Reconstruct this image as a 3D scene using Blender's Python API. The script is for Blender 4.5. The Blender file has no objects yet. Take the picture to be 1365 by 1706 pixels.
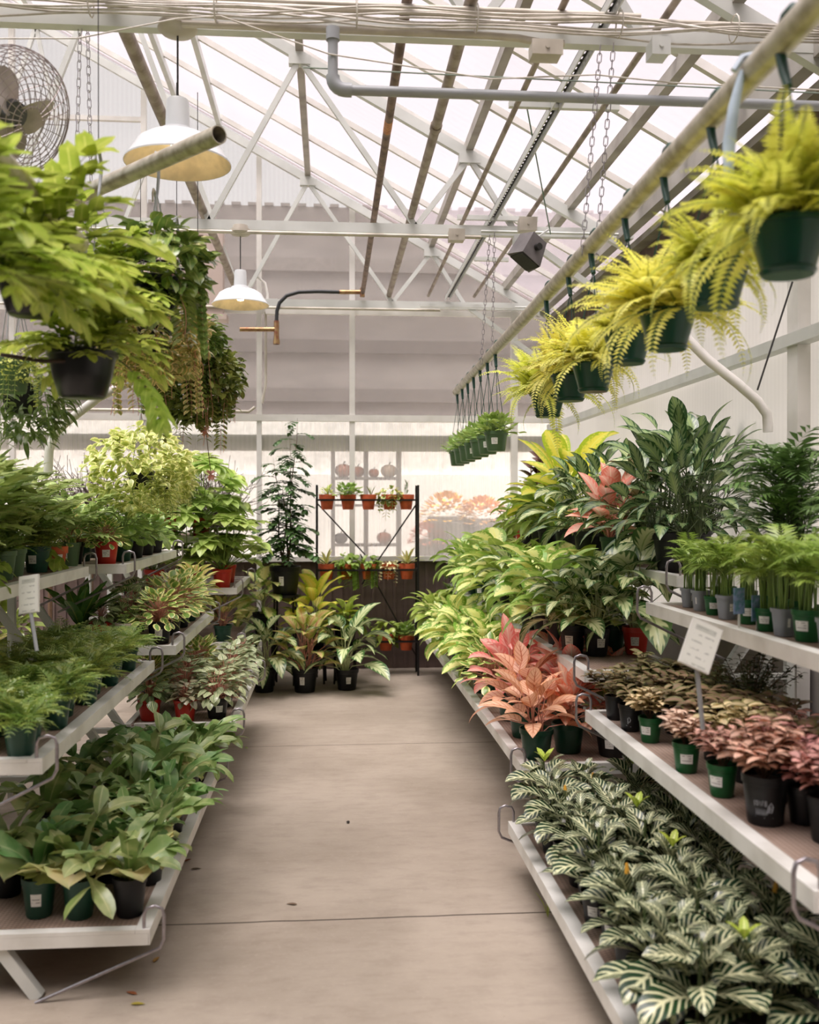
import bpy, math, random
import numpy as np
from mathutils import Vector, Matrix
R = random.Random(7)
PI = math.pi
C = bpy.context.scene.collection
SC = bpy.context.scene
# ---------------------------------------------------------------- camera, world, exposure
F, HZ, VX, CH = 1640.0, 845.0, 550.0, 1.5
YAW = math.atan((682.5 - VX) / F)
cam = bpy.data.cameras.new('camera'); camo = bpy.data.objects.new('camera', cam); C.objects.link(camo)
cam.sensor_fit = 'VERTICAL'; cam.sensor_height = 36.0; cam.lens = F * 36.0 / 1706
camo.location = (0, 0, CH); camo.rotation_euler = (PI / 2 + math.atan((HZ - 853) / F), 0, -YAW)
cam.clip_start = 0.05; cam.clip_end = 200
cam.dof.use_dof = True; cam.dof.focus_distance = 5.2; cam.dof.aperture_fstop = 2.6
SC.camera = camo
w = bpy.data.worlds.new('world'); SC.world = w; w.use_nodes = True
wn = w.node_tree.nodes; wl = w.node_tree.links
bg = wn['Background']; bg.inputs[1].default_value = 1.0
geo = wn.new('ShaderNodeTexCoord'); sep = wn.new('ShaderNodeSeparateXYZ'); rmp = wn.new('ShaderNodeValToRGB')
wl.new(geo.outputs['Generated'], sep.inputs[0]); wl.new(sep.outputs[2], rmp.inputs[0]); wl.new(rmp.outputs[0], bg.inputs[0])
# overcast sky: the zenith is about three times as bright as the band above the horizon
for k, (p_, v_) in enumerate(((0.0, .30), (.04, .64), (.5, .48), (1.0, 1.7))):
    e_ = rmp.color_ramp.elements[k] if k < 2 else rmp.color_ramp.elements.new(p_)
    e_.position = p_; e_.color = (v_ * .955, v_, v_ * 1.0, 1)
sun = bpy.data.lights.new('sun', 'SUN'); sun.energy = 5.0; sun.angle = math.radians(38); sun.color = (0.985, 1.0, 0.965)
suno = bpy.data.objects.new('sun', sun); C.objects.link(suno); suno.rotation_euler = (math.radians(14), math.radians(-12), 0)
SC.view_settings.view_transform = 'Standard'; SC.view_settings.look = 'None'; SC.view_settings.gamma = 1
SC.view_settings.exposure = 1.17
SC.view_settings.use_curve_mapping = False
cy = SC.cycles
cy.use_denoising = True; cy.max_bounces = 8; cy.diffuse_bounces = 3; cy.glossy_bounces = 2; cy.transmission_bounces = 4
cy.transparent_max_bounces = 12; cy.caustics_reflective = False; cy.caustics_refractive = False
cy.use_adaptive_sampling = True; cy.adaptive_threshold = 0.02; cy.sample_clamp_indirect = 6
# ---------------------------------------------------------------- measuring helpers
def P(px, py, d):
    r = d * (px - 682.5) / F
    return Vector((d * math.sin(YAW) + r * math.cos(YAW), d * math.cos(YAW) - r * math.sin(YAW), CH + d * (HZ - py) / F))
def onz(px, py, z):
    return P(px, py, (CH - z) * F / (py - HZ))
def ony(px, py, Y):
    return P(px, py, Y / (math.cos(YAW) - math.sin(YAW) * (px - 682.5) / F))
def onx(px, py, X):
    return P(px, py, X / (math.sin(YAW) + math.cos(YAW) * (px - 682.5) / F))
# ---------------------------------------------------------------- materials
def lin(c):
    if isinstance(c, str): c = tuple(int(c[i:i + 2], 16) for i in (0, 2, 4))
    return tuple(((v / 255) / 12.92 if v / 255 <= .04045 else ((v / 255 + .055) / 1.055) ** 2.4) for v in c) + (1,)
class NT:
    def __init__(s, name):
        s.m = bpy.data.materials.new(name); s.m.use_nodes = True; s.t = s.m.node_tree; s.n = s.t.nodes; s.l = s.t.links
        s.b = s.n['Principled BSDF']; s.out = s.n['Material Output']
    def node(s, typ, **k):
        x = s.n.new(typ)
        for a, v in k.items(): setattr(x, a, v)
        return x
    def put(s, sock, v):
        if hasattr(v, 'is_linked') or hasattr(v, 'links'): s.l.new(v, sock)
        else: sock.default_value = v
    def math(s, op, a, b=0.0, c=None):
        x = s.node('ShaderNodeMath', operation=op); s.put(x.inputs[0], a); s.put(x.inputs[1], b)
        if c is not None: s.put(x.inputs[2], c)
        return x.outputs[0]
    def mix(s, f, a, b, mode='MIX'):
        x = s.node('ShaderNodeMix', data_type='RGBA', blend_type=mode); s.put(x.inputs[0], f); s.put(x.inputs[6], a); s.put(x.inputs[7], b)
        return x.outputs[2]
    def noise(s, scale, detail=3, vec=None, rough=.5):
        x = s.node('ShaderNodeTexNoise'); x.inputs['Scale'].default_value = scale; x.inputs['Detail'].default_value = detail; x.inputs['Roughness'].default_value = rough
        if vec is not None: s.l.new(vec, x.inputs['Vector'])
        return x.outputs['Fac']
    def ramp(s, v, lo, hi):
        x = s.node('ShaderNodeMapRange'); x.interpolation_type = 'SMOOTHSTEP'
        s.put(x.inputs[0], v); x.inputs[1].default_value = lo; x.inputs[2].default_value = hi
        return x.outputs[0]
def coords(t, kind='Object', scale=None):
    o = t.node('ShaderNodeTexCoord').outputs[kind]
    if scale:
        mp = t.node('ShaderNodeMapping'); t.l.new(o, mp.inputs[0]); mp.inputs['Scale'].default_value = scale; o = mp.outputs[0]
    return o
def mat(name, c, rough=.5, metal=0, var=.12, scale=14, c2=None, bump=0, spec=.4):
    t = NT(name); a = lin(c); b = lin(c2) if c2 else tuple(v * (1 - var * 2) for v in a[:3]) + (1,)
    v = coords(t)
    f = t.ramp(t.noise(scale, 4, v), .35, .7)
    t.l.new(t.mix(f, a, b), t.b.inputs['Base Color'])
    t.b.inputs['Roughness'].default_value = rough; t.b.inputs['Metallic'].default_value = metal
    t.b.inputs['Specular IOR Level'].default_value = spec
    if bump:
        bn = t.node('ShaderNodeBump'); bn.inputs['Strength'].default_value = bump; bn.inputs['Distance'].default_value = .01
        t.l.new(t.noise(scale * 3, 4, v), bn.inputs['Height']); t.l.new(bn.outputs[0], t.b.inputs['Normal'])
    return t.m
def panel_mat(name, tint, clear, col, rib=60, axis=0):
    """twin-wall sheet: part lets light straight through, part scatters it"""
    t = NT(name); tr = t.node('ShaderNodeBsdfTransparent'); tr.inputs[0].default_value = lin(tint)
    tl = t.node('ShaderNodeBsdfTranslucent'); df = t.node('ShaderNodeBsdfDiffuse')
    v = coords(t); sp = t.node('ShaderNodeSeparateXYZ'); t.l.new(v, sp.inputs[0])
    s = t.math('SINE', t.math('MULTIPLY', sp.outputs[axis], rib * 2 * PI))
    n = t.noise(1.3, 4, coords(t, 'Object', (1, 1, .35)))
    f = t.math('ADD', t.math('MULTIPLY', s, .015), t.math('MULTIPLY', t.math('SUBTRACT', n, .5), .12))
    base = lin(col); dk = tuple(x * .9 for x in base[:3]) + (1,)
    cc = t.mix(t.ramp(n, .35, .7), base, dk)
    t.l.new(cc, tl.inputs[0]); t.l.new(cc, df.inputs[0])
    m1 = t.node('ShaderNodeMixShader'); m1.inputs[0].default_value = .35
    t.l.new(tl.outputs[0], m1.inputs[1]); t.l.new(df.outputs[0], m1.inputs[2])
    gl = t.node('ShaderNodeBsdfGlossy'); gl.inputs['Roughness'].default_value = .25
    m0 = t.node('ShaderNodeMixShader'); m0.inputs[0].default_value = .07
    t.l.new(m1.outputs[0], m0.inputs[1]); t.l.new(gl.outputs[0], m0.inputs[2])
    m2 = t.node('ShaderNodeMixShader'); t.put(m2.inputs[0], t.math('ADD', f, clear))
    t.l.new(m0.outputs[0], m2.inputs[1]); t.l.new(tr.outputs[0], m2.inputs[2])
    t.l.new(m2.outputs[0], t.out.inputs[0]); return t.m
def leaf_mat(name, base, edge=None, vein=None, pat='plain', trans=.28, rough=.38, hue=.012, val=.18, tip=None):
    """base = colour of the blade, edge = colour at the margin or of the pattern, vein = midrib"""
    t = NT(name); uv = t.node('ShaderNodeUVMap'); uv.uv_map = 'UVMap'
    sp = t.node('ShaderNodeSeparateXYZ'); t.l.new(uv.outputs[0], sp.inputs[0])
    u = t.math('ABSOLUTE', t.math('MULTIPLY', t.math('SUBTRACT', sp.outputs[0], .5), 2.0)); v = sp.outputs[1]
    n = t.noise(22, 3, coords(t)); n2 = t.noise(70, 2, coords(t))
    def lg(c):
        c = lin(c); k = (1.42, 1.24, 1.0) if c[1] > c[0] * .93 else (1.12, 1.1, 1.0)
        return tuple(min(.92, a_ * b_) for a_, b_ in zip(c, k)) + (1,)
    b = lg(base); e = lg(edge or base); ve = lg(vein or edge or base)
    if pat == 'zebra':
        s = t.math('SINE', t.math('MULTIPLY', t.math('SUBTRACT', t.math('MULTIPLY', v, 6.3), t.math('MULTIPLY', u, 2.0)), 2 * PI))
        f = t.ramp(t.math('ADD', s, t.math('MULTIPLY', u, -.25)), .2, .7); col = t.mix(f, b, e)
        col = t.mix(t.ramp(u, .16, .05), col, e)
    elif pat == 'center':
        f = t.ramp(t.math('ADD', u, t.math('MULTIPLY', t.math('SUBTRACT', n2, .5), 1.3)), .35, .8)
        col = t.mix(f, b, e); col = t.mix(t.ramp(u, .08, .03), col, ve)
    elif pat == 'feather':
        s = t.math('SINE', t.math('MULTIPLY', t.math('SUBTRACT', t.math('MULTIPLY', v, 7), t.math('MULTIPLY', u, 2.0)), 2 * PI))
        f = t.ramp(t.math('ADD', t.math('ADD', t.math('MULTIPLY', s, .22), u), t.math('MULTIPLY', t.math('SUBTRACT', n, .5), .8)), .45, .75)
        col = t.mix(f, b, e); col = t.mix(t.ramp(u, .09, .03), col, ve)
    elif pat == 'bands':
        s = t.math('SINE', t.math('MULTIPLY', u, 3.2 * 2 * PI)); col = t.mix(t.ramp(s, -.2, .5), b, e)
    elif pat == 'margin':
        f = t.ramp(t.math('ADD', u, t.math('MULTIPLY', t.math('SUBTRACT', n, .5), .9)), .5, .72); col = t.mix(f, b, e)
    elif pat == 'veins':
        s = t.math('SINE', t.math('MULTIPLY', t.math('SUBTRACT', t.math('MULTIPLY', v, 6), t.math('MULTIPLY', u, 1.6)), 2 * PI))
        f = t.ramp(s, .75, .98); col = t.mix(t.math('MULTIPLY', f, .8), b, ve); col = t.mix(t.ramp(u, .1, .03), col, ve)
        col = t.mix(t.ramp(u, .75, 1.0), col, e)
    else:
        col = t.mix(t.math('MULTIPLY', t.ramp(n, .4, .65), .6), b, e); col = t.mix(t.math('MULTIPLY', t.ramp(u, .14, .03), .55), col, ve)
    at = t.node('ShaderNodeAttribute'); at.attribute_name = 'tint'
    oi = t.node('ShaderNodeObjectInfo')
    hs = t.node('ShaderNodeHueSaturation')
    t.put(hs.inputs['Hue'], t.math('ADD', .5, t.math('MULTIPLY', t.math('SUBTRACT', oi.outputs['Random'], .5), hue * 2)))
    t.put(hs.inputs['Value'], t.math('ADD', 1 - val * .9, t.math('MULTIPLY', at.outputs['Fac'], val * 2)))
    t.l.new(col, hs.inputs['Color'])
    if tip:
        col2 = t.mix(t.ramp(t.math('SUBTRACT', v, t.math('MULTIPLY', at.outputs['Fac'], .3)), .55, .95), hs.outputs[0], lin(tip))
    else: col2 = hs.outputs[0]
    t.l.new(col2, t.b.inputs['Base Color']); t.b.inputs['Roughness'].default_value = rough * .85
    t.b.inputs['Specular IOR Level'].default_value = .55
    tl = t.node('ShaderNodeBsdfTranslucent'); t.l.new(t.mix(.5, col2, (.55, .75, .12, 1), 'MULTIPLY') if False else col2, tl.inputs[0])
    ms = t.node('ShaderNodeMixShader'); ms.inputs[0].default_value = trans
    t.l.new(t.b.outputs[0], ms.inputs[1]); t.l.new(tl.outputs[0], ms.inputs[2]); t.l.new(ms.outputs[0], t.out.inputs[0])
    return t.m
# ---------------------------------------------------------------- mesh collector
class G:
    def __init__(s): s.V = []; s.Fc = []; s.U = []; s.T = []; s.M = []; s.n = 0
    def add(s, v, f, uv=None, tint=.5, m=0):
        v = np.asarray(v, float).reshape(-1, 3); k = len(v)
        s.V.append(v); s.U.append(np.zeros((k, 2)) if uv is None else np.asarray(uv, float)); s.T.append(np.full(k, tint))
        s.Fc += [tuple(i + s.n for i in q) for q in f]; s.M += [m] * len(f); s.n += k
    def box(s, x0, x1, y0, y1, z0, z1, m=0):
        v = [(x, y, z) for z in (z0, z1) for y in (y0, y1) for x in (x0, x1)]
        s.add(v, [(0, 2, 3, 1), (4, 5, 7, 6), (0, 1, 5, 4), (2, 6, 7, 3), (0, 4, 6, 2), (1, 3, 7, 5)], m=m)
    def bar(s, a, b, w, h, up=(0, 0, 1), m=0):
        a = Vector(a); b = Vector(b); d = (b - a).normalized(); sd = d.cross(Vector(up))
        if sd.length < 1e-3: sd = d.cross(Vector((1, 0, 0)))
        sd.normalize(); u = d.cross(sd)
        v = [p + sd * (i * w / 2) + u * (j * h / 2) for p in (a, b) for j in (-1, 1) for i in (-1, 1)]
        s.add([tuple(x) for x in v], [(0, 2, 3, 1), (4, 5, 7, 6), (0, 1, 5, 4), (2, 6, 7, 3), (0, 4, 6, 2), (1, 3, 7, 5)], m=m)
    def tube(s, pts, r, n=8, m=0, cap=True, tint=.5, closed=False):
        pts = [Vector(p) for p in pts]; k = len(pts); rr = r if isinstance(r, (list, tuple)) else [r] * k
        d0 = (pts[1] - pts[0]).normalized(); ref = Vector((0, 0, 1)) if abs(d0.z) < .9 else Vector((1, 0, 0))
        sd = d0.cross(ref).normalized(); V = []; uv = []
        for i, p in enumerate(pts):
            if closed: d = (pts[(i + 1) % k] - pts[i - 1]).normalized()
            else: d = (pts[min(i + 1, k - 1)] - pts[max(i - 1, 0)]).normalized()
            sd = (sd - d * sd.dot(d)).normalized(); u = d.cross(sd)
            for j in range(n):
                a = 2 * PI * j / n; V.append(tuple(p + (sd * math.cos(a) + u * math.sin(a)) * rr[i])); uv.append((.5, i / max(1, k - 1)))
        Fs = []
        for i in range(k if closed else k - 1):
            i2 = (i + 1) % k
            for j in range(n):
                j2 = (j + 1) % n; Fs.append((i * n + j, i * n + j2, i2 * n + j2, i2 * n + j))
        if cap and not closed: Fs += [tuple(range(n))[::-1], tuple((k - 1) * n + j for j in range(n))]
        s.add(V, Fs, uv, tint, m)
    def lathe(s, prof, n=24, c=(0, 0, 0), m=0, sq=0):
        V = []; Fs = []
        for r, z in prof:
            for j in range(n):
                a = 2 * PI * (j + .5 * (sq > 0)) / n
                q = r
                if sq: q = r / (max(abs(math.cos(a)), abs(math.sin(a))) ** sq)
                V.append((c[0] + q * math.cos(a), c[1] + q * math.sin(a), c[2] + z))
        for i in range(len(prof) - 1):
            for j in range(n):
                j2 = (j + 1) % n; Fs.append((i * n + j, i * n + j2, (i + 1) * n + j2, (i + 1) * n + j))
        s.add(V, Fs, m=m)
    def leaf(s, p0, az, el, L, W, bend=.6, shape='lance', tint=None, fold=.22, nv=7, nu=2, roll=0, wav=0, twist=0, m=0):
        tint = R.random() if tint is None else tint
        k = nv + 1; ss = np.linspace(0, 1, k)
        els = el - bend * ss ** 1.2
        azs = az + twist * ss
        ca = np.stack([np.cos(azs) * np.cos(els), np.sin(azs) * np.cos(els), np.sin(els)], 1)
        cen = np.zeros((k, 3)); cen[1:] = np.cumsum((ca[1:] + ca[:-1]) / 2, 0) * L / nv; cen += np.asarray(p0)
        side = np.stack([-np.sin(azs), np.cos(azs), 0 * azs], 1); nor = np.cross(ca, side)
        if roll: side, nor = side * math.cos(roll) + nor * math.sin(roll), nor * math.cos(roll) - side * math.sin(roll)
        if shape == 'lance': w = np.sin(PI * ss ** .8) ** .85
        elif shape == 'oval': w = np.sin(PI * np.clip(ss, 0, 1)) ** .55
        elif shape == 'heart': w = np.where(ss < .02, .55, 1) * (1 - ss ** 2.2) ** .8 * (.75 + .5 * ss * (1 - ss) * 2)
        elif shape == 'strap': w = np.clip(.35 + .9 * ss, 0, 1) * np.where(ss > .85, (1 - ss) / .15, 1)
        elif shape == 'lobe': w = (1 - ss) ** .5 * (.7 + .5 * ss)
        else: w = np.sin(PI * ss ** .6) ** .9
        w = np.maximum(w, .02) * W / 2
        us = np.linspace(-1, 1, 2 * nu + 1) if nu > 1 else np.array([-1, 0, 1.])
        V = []; uv = []
        for i in range(k):
            for q in us:
                wv = wav * W * math.sin(i * 1.9 + q * 2 + tint * 9) * abs(q)
                V.append(cen[i] + side[i] * q * w[i] + nor[i] * (fold * abs(q) * w[i] + wv)); uv.append((.5 + q * .5, ss[i]))
        c = len(us); Fs = [(i * c + j, i * c + j + 1, (i + 1) * c + j + 1, (i + 1) * c + j) for i in range(nv) for j in range(c - 1)]
        s.add(V, Fs, uv, tint, m); return cen, side, nor, ca
    def kite(s, p, d, q, L, W, tint, m=0, dr=0):
        p = np.asarray(p); a = p + d * L * .42; e = p + d * L - np.array((0, 0, dr * L))
        s.add([p, a + q * W * .5, e, a - q * W * .5], [(0, 1, 2, 3)], [(.5, 0), (1, .45), (.5, 1), (0, .45)], tint, m)
    def frond(s, p0, az, el, L, bend=1.2, pairs=14, pl=.3, pw=.12, prof='fern', tint=None, fine=0, ang=1.15, start=.12, sr=.002, twist=0, droop=.1, m=0, ms=1, lob=False):
        tint = R.random() if tint is None else tint
        k = max(pairs, 6); ss = np.linspace(0, 1, k + 1); els = el - bend * ss ** 1.15; azs = az + twist * ss
        ca = np.stack([np.cos(azs) * np.cos(els), np.sin(azs) * np.cos(els), np.sin(els)], 1)
        cen = np.zeros((k + 1, 3)); cen[1:] = np.cumsum((ca[1:] + ca[:-1]) / 2, 0) * L / k; cen += np.asarray(p0)
        side = np.stack([-np.sin(azs), np.cos(azs), 0 * azs], 1); nor = np.cross(ca, side)
        s.tube(cen[::2] if k > 8 else cen, [sr * (1.2 - x) for x in np.linspace(0, 1, len(cen[::2] if k > 8 else cen))], 3, ms, False, tint)
        for i in range(k):
            t = ss[i]
            if t < start: continue
            x = (t - start) / (1 - start)
            if prof == 'fern': f = (1 - x) ** .7 * (.6 + .7 * min(1, x * 3))
            elif prof == 'tri': f = (1 - x) ** .9
            elif prof == 'palm': f = math.sin(PI * (x * .85 + .12)) ** .6
            else: f = math.sin(PI * (x * .9 + .08)) ** .7
            for sg in (-1, 1):
                d = side[i] * sg * math.sin(ang) + ca[i] * math.cos(ang) + nor[i] * R.uniform(-.12, .12); d = d / np.linalg.norm(d)
                q = np.cross(d, nor[i]); l = L * pl * f * R.uniform(.85, 1.1)
                if lob:
                    e = math.asin(max(-1, min(1, d[2]))); a = math.atan2(d[1], d[0])
                    s.leaf(cen[i] - d * l * .06, a, e + .05, l, pw * L, .35, 'lobe', tint, .12, 4, 1, wav=.05, m=m)
                elif fine:
                    s.kite(cen[i], d, q, l, l * .10, tint, m, droop)
                    for j in range(fine):
                        y = (j + .6) / fine; pp = cen[i] + d * l * y - np.array((0, 0, droop * l * y * y)); l2 = l * .42 * (1 - y * .75)
                        for s2 in (-1, 1):
                            d2 = d * .55 + q * s2 * .85; s.kite(pp, d2, nor[i] * .5 + d * .8, l2, l2 * .42, tint + R.uniform(-.15, .15), m)
                else: s.kite(cen[i], d, q, l, pw * l, tint, m, droop)
        if lob: s.leaf(cen[k - 1], azs[-1], els[-1], L * .22, pw * L, .3, 'lobe', tint, .1, 4, 1, m=m)
    def mesh(s, name, mats, smooth=True):
        me = bpy.data.meshes.new(name); V = np.concatenate(s.V)
        me.from_pydata(V.tolist(), [], s.Fc)
        for x in mats: me.materials.append(x)
        me.polygons.foreach_set('material_index', s.M)
        if smooth: me.polygons.foreach_set('use_smooth', [True] * len(s.Fc))
        li = np.zeros(len(me.loops), int); me.loops.foreach_get('vertex_index', li)
        U = np.concatenate(s.U); l = me.uv_layers.new(name='UVMap'); l.data.foreach_set('uv', U[li].ravel())
        a = me.attributes.new('tint', 'FLOAT', 'POINT'); a.data.foreach_set('value', np.concatenate(s.T))
        if smooth:
            try: me.set_sharp_from_angle(angle=math.radians(50))
            except Exception: pass
        me.update(); return me
def ob(name, me, parent=None, loc=(0, 0, 0), rot=(0, 0, 0), sc=1, label=None):
    o = bpy.data.objects.new(name, me); C.objects.link(o); o.parent = parent; o.location = loc; o.rotation_euler = rot
    o.scale = (sc, sc, sc) if not isinstance(sc, tuple) else sc
    if label: o['label'] = label
    return o
def tag(o, label=None, cat=None, group=None, kind=None):
    if label: o['label'] = label
    if cat: o['category'] = cat
    if group: o['group'] = group
    if kind: o['kind'] = kind
    return o
def thing(name, label, cat, loc=(0, 0, 0), rz=0, group=None, sc=1):
    o = ob(name, None, None, loc, (0, 0, rz), sc); o.empty_display_size = .1
    return tag(o, label, cat, group)
def solid(name, label, cat, g, mt, parent=None, group=None, smooth=False, kind=None):
    """one mesh object built from a collector"""
    o = ob(name, g.mesh(name, mt if isinstance(mt, list) else [mt], smooth), parent)
    return tag(o, label, cat, group, kind)
ORD = 'first second third fourth fifth sixth seventh eighth ninth tenth eleventh twelfth thirteenth fourteenth fifteenth sixteenth'.split()
# ---------------------------------------------------------------- setting materials
M_STEEL = mat('galvanised_steel', 'd2d4ce', .42, .1, .05, 4, 'c4c6c0')
M_WHITE = mat('white_painted_frame', 'e2dfd9', .4, .0, .05, 5, 'd3d0c9')
M_RAIL = mat('bench_aluminium', 'e8e7e1', .4, .05, .06, 6, 'd2d0c8', .03)
M_RUST = mat('rusty_pipe', '8a7568', .6, .3, .2, 16, '5d4a40')
M_RUST2 = mat('dull_brown_pipe', 'a5998b', .5, .4, .15, 12, '7d6f62')
M_PURL = mat('purlin_steel', 'b0aba2', .5, .3, .12, 5, '948d84')
M_COND = mat('conduit_cream', 'c9c2b4', .45, .2, .05, 6, 'aca495')
M_CABLE = mat('cable_jacket', 'd2ccc1', .5, 0, .05, 20, 'b9b2a6')
M_PVC = mat('grey_plastic_pipe', '9da0a2', .4, 0, .04, 6)
M_HANG = mat('hanging_pipe', 'c0b9a8', .4, .35, .1, 22, '9a917c')
M_DARK = mat('dark_metal', '33312f', .5, .3, .1, 20)
M_CHAIN = mat('chain_metal', 'a39da0', .3, .8, .1, 60)
M_LAMP = mat('lamp_enamel', 'd9dcdc', .3, .0, .03, 6)
M_BLACKIRON = mat('black_iron', '211f1e', .5, .3, .1, 20)
M_HOSE = mat('black_rubber_hose', '2a2b2c', .45, 0, .05, 20)
M_BRASS = mat('brass_fitting', 'a98c62', .35, .7, .1, 30, '8a5a45')
M_PAPER = mat('white_card', 'e4e3dc', .5, 0, .03, 30)
M_SHEET_ROOF = panel_mat('roof_sheet', 'f6f0f2', .74, 'bdb2b6', 12, 1)
M_SHEET_END = panel_mat('end_wall_sheet', 'f2eeee', .78, 'd8d0cc', 24, 0)
M_SHEET_LOW = panel_mat('lower_wall_sheet', 'f8f5f3', .72, 'faf6f4', 24, 0)
M_SHEET_SIDE = panel_mat('side_wall_sheet', 'f4f0ee', .2, 'e6e2df', 24, 1)
def floor_mat():
    t = NT('worn_concrete'); v = coords(t)
    n = t.noise(1.1, 5, v, .6); n2 = t.noise(9, 5, coords(t, 'Object', (.8, 2.0, 1)), .65); n3 = t.noise(55, 3, v)
    c = t.mix(t.ramp(n, .3, .72), lin('a99d8e'), lin('928677')); c = t.mix(t.math('MULTIPLY', t.ramp(n2, .42, .75), .3), c, lin('75685b'))
    c = t.mix(t.math('MULTIPLY', t.ramp(n3, .5, .8), .22), c, lin('b6a798'))
    sp = t.node('ShaderNodeSeparateXYZ'); t.l.new(v, sp.inputs[0]); y = sp.outputs[1]
    wob = t.math('MULTIPLY', t.math('SUBTRACT', t.noise(3, 2, v), .5), .02)
    for y0 in (3.585, 6.22, 9.0, .9):
        dd = t.math('ABSOLUTE', t.math('ADD', t.math('SUBTRACT', y, y0), wob)); ww = .0075 if y0 < 4 else .006
        c = t.mix(t.ramp(dd, ww, ww * .3), c, lin('3f342c'))
    sp2 = t.noise(140, 2, v); c = t.mix(t.ramp(sp2, .74, .8), c, lin('5a4a3c'))
    t.l.new(c, t.b.inputs['Base Color']); t.b.inputs['Roughness'].default_value = .62
    bn = t.node('ShaderNodeBump'); bn.inputs['Strength'].default_value = .12; bn.inputs['Distance'].default_value = .01
    t.l.new(n2, bn.inputs['Height']); t.l.new(bn.outputs[0], t.b.inputs['Normal']); return t.m
def corr_mat(name, c1, c2, rib, axis=0):
    t = NT(name); v = coords(t); sp = t.node('ShaderNodeSeparateXYZ'); t.l.new(v, sp.inputs[0])
    n = t.noise(2.2, 4, coords(t, 'Object', (1, 1, 3)))
    t.l.new(t.mix(t.ramp(n, .3, .7), lin(c1), lin(c2)), t.b.inputs['Base Color']); t.b.inputs['Roughness'].default_value = .55
    bn = t.node('ShaderNodeBump'); bn.inputs['Strength'].default_value = .9; bn.inputs['Distance'].default_value = .02
    t.l.new(t.math('SINE', t.math('MULTIPLY', sp.outputs[axis], rib * 2 * PI)), bn.inputs['Height']); t.l.new(bn.outputs[0], t.b.inputs['Normal'])
    return t.m
def mesh_deck_mat():
    t = NT('expanded_mesh_deck'); v = coords(t); sp = t.node('ShaderNodeSeparateXYZ'); t.l.new(v, sp.inputs[0])
    a = t.math('SINE', t.math('MULTIPLY', t.math('ADD', sp.outputs[1], t.math('MULTIPLY', sp.outputs[0], .45)), 480)); b = t.math('SINE', t.math('MULTIPLY', t.math('SUBTRACT', sp.outputs[1], t.math('MULTIPLY', sp.outputs[0], .45)), 480))
    g = t.math('MAXIMUM', a, b); n = t.noise(5, 3, v)
    c = t.mix(t.ramp(n, .35, .7), lin('b09a8b'), lin('8d7566')); c = t.mix(t.math('MULTIPLY', t.ramp(g, .55, .1), .75), c, lin('4a3b32'))
    t.l.new(c, t.b.inputs['Base Color']); t.b.inputs['Roughness'].default_value = .6; return t.m
M_FLOOR = floor_mat(); M_KICK = corr_mat('brown_ribbed_metal', '6a5852', '574842', 0.001)
M_OUTWALL = corr_mat('weathered_block_siding', '7f7873', '6f6864', .8, 2)
M_DECK = mesh_deck_mat()
XR, XL, YB, YF = 2.12, -5.4, 9.15, -1.5
def roofz(X): return 3.33 + .547 * (1.95 - X) if X > -4.2 else 3.33 + .547 * (1.95 + 4.2) - .547 * (-4.2 - X)
# ---------------------------------------------------------------- structure
g = G(); g.box(XL - 1, XR + .6, YF, YB + .1, -.12, 0); solid('floor', None, None, g, M_FLOOR, kind='structure')
g = G(); g.box(-40, 40, -30, 60, -.3, -.13); solid('ground', None, None, g, mat('pale_paving', 'b9b0a8', .8, 0, .1, 1.5), kind='structure')
ceil = ob('ceiling', None); tag(ceil, kind='structure')
for x0, x1, nm in ((-4.2, 2.2, 'roof_sheet'), (XL, -4.2, 'roof_sheet')):
    g = G(); z0, z1 = roofz(x0) + .11, roofz(x1) + .11
    if x0 < -5: z1 = roofz(-4.2) + .11
    V = [(x0, YF, z0), (x1, YF, z1), (x1, YB + .1, z1), (x0, YB + .1, z0)]
    V += [(a, b, c + .012) for a, b, c in V]
    g.add(V, [(0, 1, 2, 3), (7, 6, 5, 4), (0, 4, 5, 1), (1, 5, 6, 2), (2, 6, 7, 3), (3, 7, 4, 0)]); solid(nm, None, None, g, M_SHEET_ROOF, ceil)
for Y in [9.0 - .76 * i for i in range(14)]:
    g = G(); g.bar((2.15, Y, roofz(2.15) + .085), (-4.2, Y, roofz(-4.2) + .085), .032, .04); solid('glazing_bar', None, None, g, M_WHITE, ceil)
wb = ob('wall_back', None); tag(wb, kind='structure')
g = G(); g.box(XL, XR, YB, YB + .05, 0, 1.0); g2 = G()
kick = g.mesh('kick_panel', [M_KICK], False); ob('kick_panel', kick, wb)
g = G()
for i in range(90):
    x = -5.3 + .1 * i
    if x < XR - .03: g.box(x - .014, x + .014, YB - .014, YB, 0.01, 1.0)
solid('kick_panel_ribs', None, None, g, M_KICK, wb)
g = G(); g.box(XL, XR, YB + .01, YB + .022, 1.0, 2.33); solid('lower_sheet', None, None, g, M_SHEET_LOW, wb)
g = G(); V = []; xs = [XL, -4.2, XR]
zt = [roofz(XL + .01) + .1, roofz(-4.2) + .1, roofz(XR) + .1]
V = [(x, YB + .01, 2.33) for x in xs] + [(x, YB + .01, z) for x, z in zip(xs, zt)]; V += [(a, b + .012, c) for a, b, c in V]
g.add(V, [(0, 1, 4, 3), (1, 2, 5, 4), (6, 9, 10, 7), (7, 10, 11, 8)]); solid('upper_sheet', None, None, g, M_SHEET_END, wb)
wr = ob('wall_right', None); tag(wr, kind='structure')
g = G(); g.box(XR + .02, XR + .032, YF, YB, .8, 3.0); solid('side_sheet', None, None, g, M_SHEET_SIDE, wr)
g = G(); g.box(XR + .02, XR + .05, YF, YB, 0, .8); solid('kick_panel', None, None, g, mat('side_kick_metal', 'a39e98', .5, .1, .08, 5), wr)
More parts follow.
